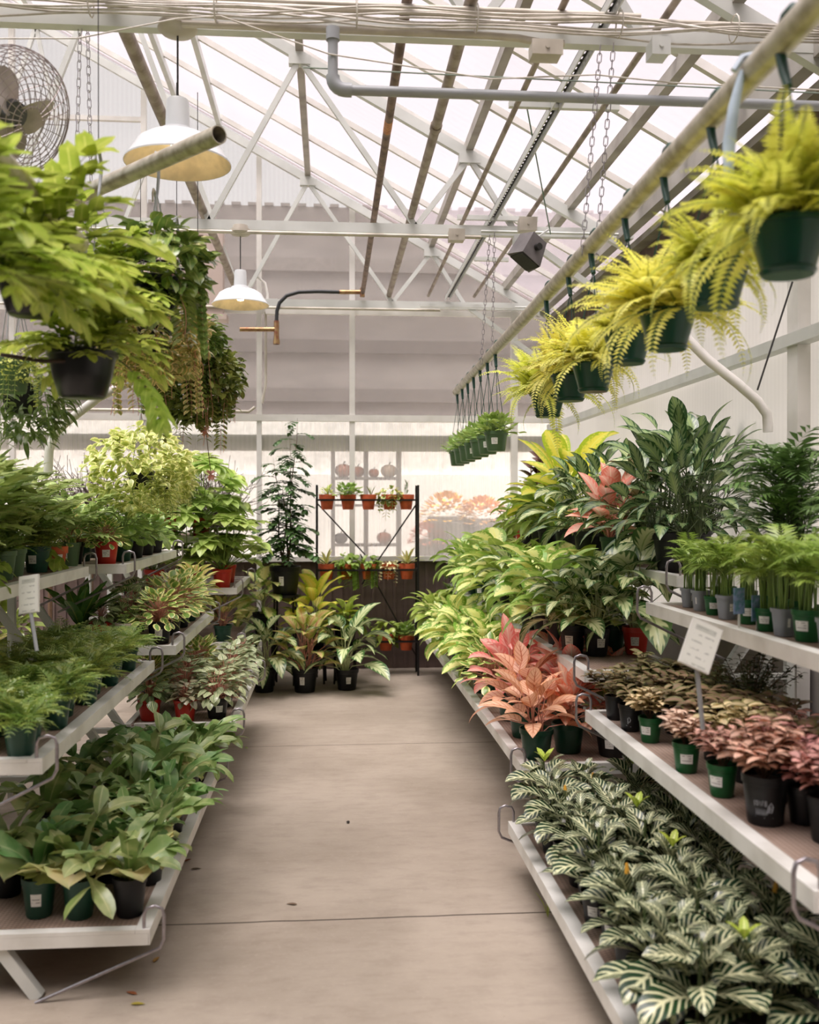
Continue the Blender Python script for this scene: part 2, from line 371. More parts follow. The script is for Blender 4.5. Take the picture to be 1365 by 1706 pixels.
g = G(); g.box(XR + .0, XR + .04, YF, YB, 3.0, 3.36); solid('eave_strip', None, None, g, mat('brown_eave_strip', '6a5548', .7, 0, .2, 8, '4d3c32'), wr)  # dark brown strip across the gap below the gutter beam
M_DIM = mat('dim_light_block', '5c5852', .7, 0, .1, 2)  # dull opaque colour for the unseen light-blocking walls
wf = ob('wall_front_light_block', None); tag(wf, kind='structure')  # unseen wall added behind the camera to darken the foreground
g = G(); g.box(XL, XR + .05, YF - .1, YF, 0, 3.3); solid('light_block_panel', None, None, g, M_DIM, wf)
g = G(); V = [(x, YF - .05, z) for x, z in ((XL, 3.3), (-4.2, 3.3), (XR, 3.3), (XL, roofz(-4.2)), (-4.2, roofz(-4.2)), (XR, roofz(XR)))]; g.add(V, [(0, 1, 4, 3), (1, 2, 5, 4)]); solid('gable', None, None, g, M_DIM, wf)  # upper part of the added light-blocking wall
wl_ = ob('wall_left', None); tag(wl_, kind='structure')  # unseen wall, made opaque and set close to cut side light
g = G(); g.box(XL - .04, XL, YF, YB, .8, 3.0); solid('light_block_panel', None, None, g, M_DIM, wl_)
g = G(); g.box(XL - .05, XL - .02, YF, YB, 0, .8); solid('kick_panel', None, None, g, M_KICK, wl_)
nt = [0]
def trim(g, m):
    nt[0] += 1; return solid('trim_%d' % nt[0], None, None, g, m, kind='structure')
def tb(x0, x1, y0, y1, z0, z1, m=M_WHITE): g = G(); g.box(x0, x1, y0, y1, z0, z1); trim(g, m)
tb(XL, XR, YB - .05, YB + .0, 1.0, 1.045)                      # sill
tb(XL, XR, YB - .07, YB + .0, 2.29, 2.35)                      # mid rail
tb(XL, XR, YB + .03, YB + .06, 2.02, 2.17, mat('sage_header', 'd3d9cd', .5, 0, .04, 4))
tb(XL, XR, YB - .03, YB, 3.28, 3.33)
for px, zt_ in ((587, None), (432, None), (240, None), (20, None)):
    X = ony(px, 700, YB - .05).x; lw = .05 if px == 587 else .045
    tb(X - lw / 2, X + lw / 2, YB - .06, YB + .0, 0.0 if px == 432 else 1.0, roofz(X))
tb(-2.6, -1.7, YB - .04, YB, 5.0, 5.04)
X = 1.72; tb(X - .03, X + .03, YB - .06, YB, 1.0, roofz(X))
# eave: gutter beam, rails, columns on the right wall
tb(1.93, 2.0, YF, YB, 3.30, 3.44, mat('gutter_beam', 'b4b0aa', .5, .1, .08, 3, '98938c'))
tb(2.05, 2.11, YF, YB, 2.95, 3.01, M_PURL)
tb(2.03, 2.11, YF, YB, 3.24, 3.28, M_PURL)
for z in (2.22,):
    tb(2.04, 2.11, YF, YB, z, z + .055, M_STEEL)
for Y in (1.2, 4.25, 9.05): tb(2.06, 2.12, Y - .05, Y + .05, 0, 3.24, M_WHITE)
# ---------------------------------------------------------------- outside, seen hazily through the end wall
g = G(); g.box(-12, 12, 12.2, 12.6, -.1, 5.2); o = solid('neighbouring_building', 'grey brown neighbouring building standing beyond the translucent end wall', 'building', g, M_OUTWALL)
g = G()
for i in range(120): g.box(-12 + i * .2, -12 + i * .2 + .11, 12.18, 12.62, 5.2, 5.235)
ob('roof_edge', g.mesh('roof_edge', [mat('roof_edge_tin', '7f7974', .5)], False), o)
for z, c in ((3.40, '544c48'), (4.4, '77706b'), (2.8, '67605c')):
    g = G(); g.box(-12, 12, 12.15, 12.2, z, z + .16); ob('siding_band', g.mesh('siding_band', [mat('siding_band_' + c, c, .7)], False), o)
g = G(); g.box(-4, 5, 12.1, 12.15, 1.9, 2.6); ob('awning', g.mesh('awning', [mat('awning_pale', 'e9e4df', .7)], False), o)
g = G(); g.box(-4, 5, 12.02, 12.2, -.1, 1.9); ob('lower_wall', g.mesh('lower_wall', [mat('pale_block', 'f0ebe6', .7, 0, .1, 2)], False), o)
c0 = ony(555, 745, 9.75); c1 = ony(665, 930, 9.75)
t = thing('display_shelf', 'grey wooden display shelf for pumpkins behind the translucent end wall', 'shelf', ((c0.x + c1.x) / 2, 9.8, -.13)); hw = (c1.x - c0.x) / 2
top = c0.z + .13; m_ = mat('weathered_wood', '8f8a86', .7, 0, .1, 6)
for s in (-1, 0, 1):
    g = G(); g.box(s * hw - .02, s * hw + .02, -.1, .1, 0, top); ob('post', g.mesh('post', [m_], False), t)
LV = [ony(600, y, 9.75).z for y in (908, 842, 797)]
for z in LV + [c0.z]:
    g = G(); g.box(-hw, hw, -.12, .12, z + .13 - .012, z + .13 + .012); ob('shelf_board', g.mesh('shelf_board', [m_], False), t)
def pumpkin(px, r, z, col, lab):
    p = ony(px, 800, 9.78); g = G(); prof = [(.001, .0), (.5 * r, .02 * r), (.9 * r, .4 * r), (r, .8 * r), (.85 * r, 1.25 * r), (.4 * r, 1.5 * r), (.001, 1.42 * r)]
    g.lathe(prof, 24); v = g.V[0]; a = np.arctan2(v[:, 1], v[:, 0]); k = 1 - .06 * np.abs(np.sin(a * 4)); v[:, 0] *= k; v[:, 1] *= k
    t = thing('pumpkin', lab, 'pumpkin', (p.x, p.y, z + .013), 0, 'pumpkins outside the end wall')
    ob('flesh', g.mesh('pumpkin', [mat('pumpkin_' + lab[:5], col, .5)]), t); g = G(); g.tube([(0, 0, 1.4 * r), (.1 * r, 0, 1.7 * r), (.25 * r, 0, 1.85 * r)], .1 * r, 6); ob('stalk', g.mesh('stalk', [m_]), t)
pumpkin(572, .085, LV[2], 'd07a4c', 'orange pumpkin at the post side of the top shelf outside')
pumpkin(596, .07, LV[2], 'c06c44', 'smaller orange pumpkin just behind the white wall post, top shelf outside')
pumpkin(623, .055, LV[2], 'd8703c', 'small bright orange pumpkin next to the cream one outside')
pumpkin(648, .082, LV[2], 'e6cdb0', 'cream pumpkin on the top outside shelf')
pumpkin(640, .075, LV[0], 'cf6e42', 'orange pumpkin alone on the bottom shelf outside the wall')
pumpkin(568, .07, LV[0], '4c4650', 'dark grey pumpkin on the bottom shelf outside the wall')
def mound(px, py, r, col, lab):
    p = ony(px, py, 10.9); g = G()
    for i in range(300):
        a = R.uniform(0, 2 * PI); e = math.asin(R.uniform(0, 1)); q = np.array((math.cos(a) * math.cos(e), math.sin(a) * math.cos(e), math.sin(e))) * r
        g.leaf(q, a, e, .07, .06, .4, 'oval', None, .2, 2, 1)
    t = thing('flower_mound', lab, 'flowers', (p.x, 10.9, p.z)); ob('foliage', g.mesh('mound', [mat('mum_' + col, col, .7)]), t)
    g = G(); g.lathe([(.01, -p.z - .13), (r * .6, -p.z - .13), (r * .8, 0.05), (.01, .06)], 16); ob('planter', g.mesh('planter', [m_]), t)
mound(745, 868, .28, 'e8b040', 'yellow flower mound outside the end wall, beside the pumpkin shelf')
mound(805, 872, .26, 'eaa656', 'amber flower mound outside, behind the far hook of the shelf')
mound(720, 905, .22, 'd98f7c', 'pinkish flower mound low outside the end wall')
# ---------------------------------------------------------------- roof trusses
def truss(Y, lab):
    t = thing('roof_truss', lab, 'roof truss', (0, Y, 0), 0, 'roof trusses')
    def part(nm, a, b, w, h, m=M_STEEL): g = G(); g.bar(a, b, w, h, (0, 1, 0) if nm != 'bottom_chord' else (0, 0, 1)); ob(nm, g.mesh(nm, [m], False), t)
    part('bottom_chord', (-5.3, 0, 3.35), (2.05, 0, 3.35), .05, .065)
    part('top_chord', (2.0, 0, roofz(2.0) - .03), (-4.2, 0, roofz(-4.2) - .03), .065, .046)
    part('top_chord', (-4.2, 0, roofz(-4.2) - .03), (XL + .1, 0, roofz(XL + .1) - .03), .065, .046)
    J = [(1.23, .93), (.57, .93), (.57, -.2), (-.79, -.2), (-.79, -1.42), (-2.1, -1.42), (-2.1, -2.6), (-3.4, -2.6), (-3.4, -4.2)]
    for b, tp in J: part('web_strut', (b, 0, 3.37), (tp, 0, roofz(tp) - .05), .034, .034)
    for x in (1.25, 1.9): pass
    if Y > 4: part('knee_brace', (1.25, 0, 3.35), (1.98, 0, 2.84), .04, .04)
    for x in (-.2, .93, -1.42): g = G(); g.box(x - .07, x + .07, -.03, .03, roofz(x) - .09, roofz(x) - .03); ob('gusset_plate', g.mesh('gusset_plate', [M_STEEL], False), t)
truss(3.83, 'nearer steel roof truss carrying the cable bundle and conduits')
truss(6.55, 'middle steel roof truss above the second white lamp')
truss(9.0, 'steel roof truss against the end wall, above the black hose')
truss(1.1, 'steel roof truss over the camera end of the aisle')
PN = [(1.62, 'lowest grey purlin next to the gutter beam'), (.93, 'broad grey purlin over the unistrut rail'), (-.2, 'grey purlin over the aisle centre'), (-1.0, 'pale purlin above the first white lamp'), (-1.38, 'pale purlin between lamp and chains'), (-2.6, 'high purlin above the wire fan'), (-3.6, 'highest purlin close to the ridge')]
for x, lab in PN:
    g = G(); g.bar((x, YF, roofz(x) + .03), (x, YB, roofz(x) + .03), .05 if x > -.5 else .04, .07); solid('roof_purlin', lab, 'purlin', g, M_PURL if x > -.5 else M_STEEL)
def pipe(name, pts, r, m, lab, cat='pipe', n=10):
    g = G(); g.tube(pts, r, n); return solid(name, lab, cat, g, m, smooth=True)
pipe('steam_pipe', [(.295, YF, 3.44), (.295, 9.0, 3.44)], .021, M_RUST, 'dark rusty overhead pipe running the length of the aisle')
g = G(); g.tube([(.295, 4.93, 3.44), (.295, 5.08, 3.44)], .0218, 10); o = solid('pipe_sticker', 'small orange sticker wrapped around the dark rusty pipe', 'sticker', g, mat('orange_sticker', 'c98a4e', .5, 0, .2, 80, '9c5c2c'))
t = pipe('steam_pipe', [(.54, YF, 3.44), (.54, 9.0, 3.44)], .026, M_RUST2, 'tan brown overhead pipe beside the dark rusty one')
g = G(); g.tube([(.54, 4.98, 3.44), (.54, 5.03, 3.44)], .031, 12); ob('clamp', g.mesh('clamp', [M_RUST2]), t)
t = pipe('steam_pipe', [(-.83, YF, 3.44), (-.83, 9.0, 3.44)], .03, M_RUST2, 'thick brown overhead pipe passing above the first white lamp')
g = G(); g.tube([(-.83, 5.2, 3.44), (-.83, 5.24, 3.44)], .034, 12); ob('clamp', g.mesh('clamp', [M_RUST2]), t)
pipe('electrical_conduit', [(.89, YF, 3.42), (.89, 8.9, 3.42)], .014, M_RUST2, 'thin conduit passing the small junction box', 'conduit')
pipe('electrical_conduit', [(1.31, YF, 3.42), (1.31, 8.9, 3.42)], .015, M_RUST2, 'thin conduit between holed channel and hanging pipe', 'conduit')
# holed channel
g = G(); g.box(1.055, 1.06, YF, 9.0, 3.40, 3.44); g.box(1.095, 1.10, YF, 9.0, 3.40, 3.44); 
ft = solid('slotted_channel', 'slotted steel channel with a row of holes under the roof', 'channel', g, M_STEEL)
g = G(); y = YF; xa, xb, xc, xd = 1.055, 1.066, 1.089, 1.10
while y < 9.0:
    g.box(xa, xb, y, y + .05, 3.438, 3.442); g.box(xc, xd, y, y + .05, 3.438, 3.442); g.box(xb, xc, y, y + .02, 3.438, 3.442); y += .05
ob('slotted_web', g.mesh('slotted_web', [M_DARK], False), ft, label='dark web with square holes')
for px0, px1, py, lab in ((848, 1035, 175, 'short slotted crossbar above the hanging chains'), (762, 898, 363, 'short crossbar just behind the middle truss'), (790, 848, 432, 'short crossbar halfway to the end wall'), (700, 860, 509, 'short crossbar close to the end wall')):
    d = min(1.93 * F / (HZ - py), 8.9); a = P(px0, py, d); b = P(px1, py, d); b.y = a.y; b.z = a.z
    g = G(); g.bar(a, b, .03, .03); solid('crossbar', lab, 'crossbar', g, M_STEEL)
# cable and conduit bundle on the nearer truss, thin runs on the others
yb = 3.74
for dz, dy, r, lab in ((3.40, 0, .013, 'upper cream conduit strapped along the nearer truss'), (3.372, -.02, .012, 'middle cream conduit along the nearer truss')):
    pipe('electrical_conduit', [(-5, yb + dy, dz), (1.2, yb + dy, dz)] if dz > 3.39 else [(-5, yb + dy, dz), (2.0, yb + dy, dz)], r, M_COND, lab, 'conduit')
pipe('electrical_conduit', [(-.55, yb, 3.305), (.6, yb, 3.305), (.72, yb, 3.30), (.82, yb, 3.285), (.9, yb, 3.285)], .014, M_COND, 'lowest cream conduit ending at the metal junction box', 'conduit')
t = thing('cable_bundle', 'bundle of loose cream cables draped along the nearer truss', 'cables')
for k in range(7):
    g = G(); ph = R.uniform(0, 6); pts = [(x, yb - .03 - .015 * (k % 3), 3.335 + .022 * math.sin(x * 2.2 + ph) + .006 * (k - 3) + .01 * math.sin(x * 7 + ph)) for x in np.linspace(-5, 2.05, 70)]
    g.tube(pts, .0045, 5); ob('cable', g.mesh('cable', [M_CABLE]), t)
for x in (-.87, -.42, .1, .55, 1.1, 1.55):
    g = G(); g.tube([(x + .0, yb - .06 + .05 * math.cos(a), 3.34 + .05 * math.sin(a)) for a in np.linspace(0, 2 * PI, 13)[:-1]], .003, 4, closed=True); ob('cable_tie', g.mesh('cable_tie', [M_CABLE]), t)
pipe('overhead_wire', [(-1.4, 3.6, 3.15), (-.9, 3.62, 3.18), (-.55, 3.65, 3.28), (-.4, 3.66, 3.3), (.0, 3.65, 3.17), (.6, 3.65, 3.10), (1.0, 3.65, 3.13), (1.3, 3.65, 3.11), (2.05, 3.65, 3.1)], .003, M_CABLE, 'sagging cream wire strung below the nearer truss', 'wire', 5)
pipe('overhead_wire', [(-.1, 3.7, 3.14), (2.05, 3.7, 3.11)], .003, mat('green_wire', '8c9a8c', .5), 'taut greenish wire behind the grey plastic pipe', 'wire', 5)
pipe('overhead_wire', [(1.0, 5.0, 3.6), (1.45, 6.4, 3.3)], .004, mat('green_wire_b', '6f8a78', .5), 'slanting green wire crossing behind the chains', 'wire', 5)
for Y, lab in ((6.5, 'middle truss'), (8.93, 'end wall truss')):
    pipe('electrical_conduit', [(-5, Y - .02, 3.29), (1.0, Y - .02, 3.29)], .012, M_COND, 'cream conduit along the underside of the ' + lab, 'conduit')
    pipe('electrical_conduit', [(1.0, Y - .02, 3.33), (2.0, Y - .02, 3.33)], .009, M_STEEL, 'thin steel conduit above the gutter end of the ' + lab, 'conduit')
def jbox(px, py, d, sx, sz, lab, m=M_STEEL):
    p = P(px, py, d); t = thing('junction_box', lab, 'junction box', p); g = G(); g.box(-sx / 2, sx / 2, -.04, .04, -sz / 2, sz / 2); ob('box_body', g.mesh('jbox', [m], False), t)
    g = G(); g.box(-sx / 2 - .003, sx / 2 + .003, -.045, -.038, -sz / 2 - .003, sz / 2 + .003); g.tube([(0, -.045, 0), (0, -.05, 0)], .008, 8); ob('cover_plate', g.mesh('cover_plate', [m], False), t)
jbox(908, 88, 3.7, .11, .05, 'flat metal junction box below the cable bundle', M_COND); jbox(1095, 86, 3.72, .065, .06, 'small square box hung on the far side of the nearer truss')
jbox(760, 394, 6.5, .1, .07, 'cream junction box under the middle truss, over the rusty pipe ends', M_COND); jbox(878, 376, 6.4, .11, .08, 'grey junction box above the dark speaker', M_COND)
jbox(862, 402, 6.35, .05, .05, 'tiny outlet box next to the dark speaker')
jbox(453, 512, 8.95, .1, .13, 'white outlet box on the end wall post, beside the black hose', M_WHITE)
# grey plastic pipe
a = P(555, 60, 3.66); b = P(557, 135, 3.66); e = P(1300, 165, 3.6); zz = b.z - .035
t = pipe('drain_pipe', [(a.x, a.y, a.z + .02), (a.x, a.y, zz + .045)], .019, M_PVC, 'grey plastic drain pipe dropping from the cables and running across', 'pipe', 14)
g = G(); pts = [(a.x, a.y, zz + .05)] + [(a.x + .045 * (1 - math.cos(q)), a.y, zz + .045 * (1 - math.sin(q))) for q in np.linspace(0, PI / 2, 6)] + [(a.x + .07, a.y, zz)]
g.tube(pts, .026, 14); ob('elbow', g.mesh('elbow', [M_PVC]), t)
g = G(); g.tube([(a.x + .06, a.y, zz), (2.1, a.y, zz)], .019, 14); ob('crossing_run', g.mesh('crossing_run', [M_PVC]), t)
g = G(); g.tube([(a.x, a.y, a.z - .02), (a.x, a.y, a.z + .025)], .026, 14); ob('coupling', g.mesh('coupling', [M_PVC]), t)
# black hose with brass valve near the end wall
pts = [ony(x, y, 8.9) for x, y in ((461, 535), (462, 518), (466, 505), (478, 493), (498, 487), (530, 486), (568, 487))]
t = pipe('rubber_hose', pts, .017, M_HOSE, 'black rubber hose arching between two brass valves near the end wall', 'hose', 10)
g = G(); g.tube([ony(x, 487, 8.9) for x in (566, 604)], .02, 8); g.tube([ony(604, y, 8.9) for y in (495, 480)], .022, 8); ob('brass_valve', g.mesh('brass_valve', [M_BRASS]), t)
g = G(); g.tube([ony(461, y, 8.9) for y in (535, 574)], .024, 8); g.tube([ony(x, 549, 8.9) for x in (461, 400)], .02, 8); g.tube([ony(461, y, 8.9) for y in (566, 574)], .03, 8); ob('brass_valve', g.mesh('brass_valve', [M_BRASS]), t)
pipe('wall_conduit', [ony(x, y, 9.02) for x, y in ((418, 470), (430, 462), (442, 472), (446, 490), (446, 505))], .012, M_WHITE, 'white conduit looping over the end wall post above the outlet box', 'conduit')
pipe('wall_conduit', [ony(x, y, 9.05) for x, y in ((443, 520), (443, 640), (437, 672))], .012, M_COND, 'cream conduit running down beside the end wall post', 'conduit')
pipe('wall_conduit', [ony(x, y, 9.02) for x, y in ((90, 682), (300, 684), (415, 686), (425, 678))], .014, M_COND, 'cream conduit lying above the end wall mid rail', 'conduit')
# duct and louvre on the end wall, left
a = ony(340, 385, 8.95); b = ony(372, 530, 8.95); t = thing('air_duct', 'pinkish beige square duct standing on the end wall by the louvre', 'duct', ((a.x + b.x) / 2, 9.0, b.z))
g = G(); g.box(-(b.x - a.x) / 2, (b.x - a.x) / 2, -.08, .08, 0, a.z - b.z); m_ = mat('beige_duct', 'c4b2a8', .5, 0, .05, 5); ob('duct_body', g.mesh('duct', [m_], False), t)
g = G(); g.box(-.12, .12, -.1, .1, -.02, .03); ob('flange', g.mesh('flange', [m_], False), t)
a = ony(205, 390, 9.0); b = ony(338, 470, 9.0); t = thing('wall_louvre', 'dark exhaust louvre with pale blades in the end wall gable', 'louvre', ((a.x + b.x) / 2, 9.04, b.z)); W = b.x - a.x; H = a.z - b.z
g = G(); g.box(-W / 2, W / 2, .0, .04, 0, H); ob('louvre_back', g.mesh('louvre_back', [M_DARK], False), t)
for k in range(7): g = G(); g.bar((-W / 2, -.03, H * (k + .5) / 7), (W / 2, -.03, H * (k + .5) / 7), .05, .012, (0, -.6, .8)); ob('blade', g.mesh('blade', [m_], False), t)
g = G(); g.box(-W / 2 - .04, W / 2 + .02, -.06, .04, H, H + .06); ob('hood', g.mesh('hood', [m_], False), t)
a = P(291, 292, 8.3); g = G(); g.tube([a, (a.x, a.y, 4.28)], .085, 16); g.tube([(a.x, a.y, 4.45), (a.x, a.y, 4.52)], .092, 16)
solid('vent_flue', 'white round vent flue rising behind the first lamp', 'flue', g, M_WHITE, smooth=True)
# ---------------------------------------------------------------- lamps
def lamp(px, py_can, d, scl, lab):
    p = P(px, py_can, d); p.z = 3.315 if d < 5 else 3.30; t = thing('pendant_lamp', lab, 'lamp', p, 0, 'white pendant lamps', scl)
    g = G(); g.lathe([(.001, .045), (.052, .045), (.056, .02), (.072, .015), (.075, -.005), (.06, -.02), (.001, -.03)], 24); ob('ceiling_canopy', g.mesh('ceiling_canopy', [M_COND]), t)
    dz = -.27; g = G(); g.tube([(0, 0, -.02), (0, 0, dz)], .004, 6); ob('cord', g.mesh('cord', [M_DARK]), t)
    g = G(); g.lathe([(.001, dz), (.038, dz), (.042, dz - .01), (.046, dz - .11), (.062, dz - .115), (.066, dz - .13), (.11, dz - .14), (.15, dz - .165), (.165, dz - .19), (.194, dz - .235), (.2, dz - .238), (.2, dz - .244)], 40)
    ob('lamp_shade', g.mesh('lamp_shade', [M_LAMP]), t)
    g = G(); g.lathe([(.199, dz - .243), (.192, dz - .236), (.162, dz - .195), (.145, dz - .172), (.08, dz - .15), (.001, dz - .148)], 40)
    ob('shade_lining', g.mesh('shade_lining', [mat('cream_lining', 'f0dfc4', .4)]), t, label='cream inside of the shade')
    tt = NT('warm_bulb'); tt.b.inputs['Emission Color'].default_value = (1, .78, .5, 1); tt.b.inputs['Emission Strength'].default_value = 5.0
    g = G(); g.lathe([(.001, dz - .15), (.018, dz - .155), (.03, dz - .185), (.022, dz - .21), (.001, dz - .215)], 16); ob('bulb', g.mesh('bulb', [tt.m]), t)
lamp(297, 58, 3.74, 1.0, 'large white pendant lamp hanging from the nearer truss'); lamp(401, 384, 6.45, .93, 'smaller looking white pendant lamp hanging from the middle truss')
# ---------------------------------------------------------------- chains
def chain(a, b, lab, r=.0018, L=.04):
    a, b = Vector(a), Vector(b); n = int((b - a).length / (L * .78)); d = (b - a).normalized(); g = G()
    s0 = d.cross(Vector((.3, 1, 0))).normalized(); s1 = d.cross(s0)
    for i in range(n):
        c = a.lerp(b, (i + .5) / n); s = s0 if i % 2 else s1; q = []
        for k in range(10):
            t_ = 2 * PI * k / 10; y = math.cos(t_) * L * .28; q.append(c + s * math.sin(t_) * L * .2 + d * (y + math.copysign(L * .22, y)))
        g.tube(q, r, 4, closed=True)
    return solid('hanging_chain', lab, 'chain', g, M_CHAIN, smooth=True)
HP = [(.93, 1.2, 2.475), (.955, 2.7, 2.475), (1.065, 8.25, 2.475)]
def hp(Y): return .955 + (Y - 2.7) * .0198
RX = hp(3.7)
chain(P(1000, 78, 3.68), (RX - .04, 3.6, 2.44), 'chain of the front pair, dropping to the hanging pipe on its near side'); chain(P(1022, 74, 3.74), (RX + .045, 3.72, 2.44), 'chain of the front pair, dropping to the hanging pipe on its far side')
chain(P(816, 392, 6.4), (hp(6.4) - .04, 6.4, 2.44), 'thin chain in the back pair, aisle side'); chain(P(824, 388, 6.4), (hp(6.4) + .04, 6.45, 2.44), 'thin chain in the back pair, plant side')
LA = P(366, 224, 3.2); LB = P(118, 335, 3.88); LB.z = LA.z = (LA.z + LB.z) / 2; LD = (LB - LA).normalized(); LE = LB + LD * 1.6
chain(P(137, -30, 3.72), P(127, 332, 3.86), 'pale chain holding up the open ended pipe, outer one'); chain(P(147, 44, 3.8), P(153, 318, 3.8), 'pale chain holding up the open ended pipe, inner one')
# hanging pipes
t = pipe('hanging_pipe', HP, .031, M_HANG, 'long cream pipe hung on chains, carrying the yellow ferns', 'pipe', 18)
g = G(); q = [(.031, 0), (.034, .0), (.034, .01), (.031, .01)]
g.tube([(1.065, 8.24, 2.475), (1.0655, 8.27, 2.475)], .034, 16); ob('end_cap', g.mesh('end_cap', [M_HANG]), t)
g = G(); g.tube([LE, LA], .03, 20, cap=False); g.tube([LA, LA + LD * .3], .0265, 20, cap=False); g.tube([LE, LE - LD * .3], .0265, 20, cap=False)
ring = []
t = solid('hanging_pipe', 'open ended cream pipe hung slanting above the left ferns', 'pipe', g, M_HANG, smooth=True)
g = G(); sd = LD.cross(Vector((0, 0, 1))); u = sd.cross(LD); V = [LA + (sd * math.cos(a) + u * math.sin(a)) * r for r in (.0265, .03) for a in np.linspace(0, 2 * PI, 21)[:-1]]
g.add([tuple(x) for x in V], [(j, (j + 1) % 20, 20 + (j + 1) % 20, 20 + j) for j in range(20)]); ob('pipe_mouth', g.mesh('pipe_mouth', [M_HANG]), t)
g = G(); g.lathe([(.001, 0), (.0262, 0)], 20); 
# bench supports on the walls: bent pipes
def bent(px, lab): 
    pts = [ony(x, y, d) for x, y, d in px]; pipe('support_arm', pts, .02, M_WHITE, lab, 'support')
bent([(80, 790, 4.6), (82, 750, 4.6), (92, 722, 4.6), (110, 704, 4.6), (165, 662, 4.62), (230, 630, 4.65)], 'bent white support arm rising behind the black fern basket')
bent([(1280, 720, 3.9), (1278, 690, 3.9), (1262, 668, 3.9), (1230, 640, 3.9), (1180, 600, 3.95), (1120, 540, 4.0)], 'bent white support arm slanting down behind the yellow ferns')
pipe('steel_stay', [ony(1262, 650, 4.0), ony(1320, 470, 4.0)], .004, M_DARK, 'thin dark stay rod beside the bent white arm', 'rod', 6)
# ---------------------------------------------------------------- wire fan
def fan():
    c = P(22, 190, 3.35); t = thing('wire_fan', 'large round wire cage fan hanging at the roof corner', 'fan', c); Ra = .215
    ax = Vector((.78, -.42, -.46)).normalized(); q = ax.to_track_quat('Z', 'Y'); Mx = q.to_matrix()
    def W(x, y, z): return Mx @ Vector((x, y, z))
    def cage(s):
        g = G()
        for r, z in [(Ra * math.sin(k / 13 * PI / 2), s * .10 * math.cos(k / 13 * PI / 2) ** .7) for k in range(2, 14)]:
            g.tube([W(r * math.cos(a), r * math.sin(a), z) for a in np.linspace(0, 2 * PI, 37)[:-1]], .0016, 4, closed=True)
        for a in np.linspace(0, 2 * PI, 25)[:-1]:
            g.tube([W(Ra * math.sin(k) * math.cos(a), Ra * math.sin(k) * math.sin(a), s * .10 * max(0, math.cos(k)) ** .7) for k in np.linspace(.2, PI / 2, 7)], .0014, 4)
        return g
    for s in (1, -1): ob('wire_guard', cage(s).mesh('wire_guard', [mat('guard_wire', 'a79a98', .4, .5)]), t)
    for k in range(3):
        g = G(); a = k * 2.094 + .4; g.leaf((0, 0, 0), a, 0, .17, .16, .1, 'oval', .5, .3, 6, 2, .5); g.V = [np.array([tuple(W(*v)) for v in x]) for x in g.V]; ob('fan_blade', g.mesh('fan_blade', [mat('blade_alu', 'b8aea4', .35, .5)]), t)
    g = G(); g.tube([W(0, 0, -.2), W(0, 0, .02)], [.06, .045], 16); ob('motor', g.mesh('motor', [mat('fan_motor', '5b5c5a', .4, .3)]), t)
    g = G(); g.tube([W(0, 0, -.15) + Vector((-.0, 0, .05)), Vector((-.06, 0, .62))], .012, 8); g.box(-.1, .0, -.03, .03, .0, .09); ob('hanging_bracket', g.mesh('bracket', [M_PVC], False), t)
    p = W(.055, 0, -.1); g = G(); g.box(p.x - .03, p.x + .03, p.y - .04, p.y - .036, p.z - .02, p.z + .03); ob('rating_plate', g.mesh('plate', [mat('yellow_plate', 'd6b45c', .5)], False), t)
fan()
# speaker
p = P(884, 416, 6.2); t = thing('wall_speaker', 'dark grey loudspeaker tilted down under the middle truss', 'speaker', p, .5); t.rotation_euler = (.0, .5, .5)
g = G(); V = [(-.08, -.06, -.09), (.08, -.06, -.09), (.1, .07, -.09), (-.1, .07, -.09), (-.06, -.05, .08), (.06, -.05, .08), (.08, .06, .08), (-.08, .06, .08)]
g.add(V, [(3, 2, 1, 0), (4, 5, 6, 7), (0, 1, 5, 4), (1, 2, 6, 5), (2, 3, 7, 6), (3, 0, 4, 7)]); ob('cabinet', g.mesh('cabinet', [mat('speaker_grey', '6b6665', .5)], False), t)
g = G(); g.box(-.075, .075, -.055, .065, -.098, -.09); ob('grille', g.mesh('grille', [M_DARK], False), t)
g = G(); g.tube([(0, -.06, 0), (0, -.09, 0)], .022, 12); ob('swivel_knob', g.mesh('knob', [M_DARK]), t)
g = G(); g.bar((0, 0, .08), (.06, 0, .2), .02, .01); ob('mount', g.mesh('mount', [M_STEEL], False), t)
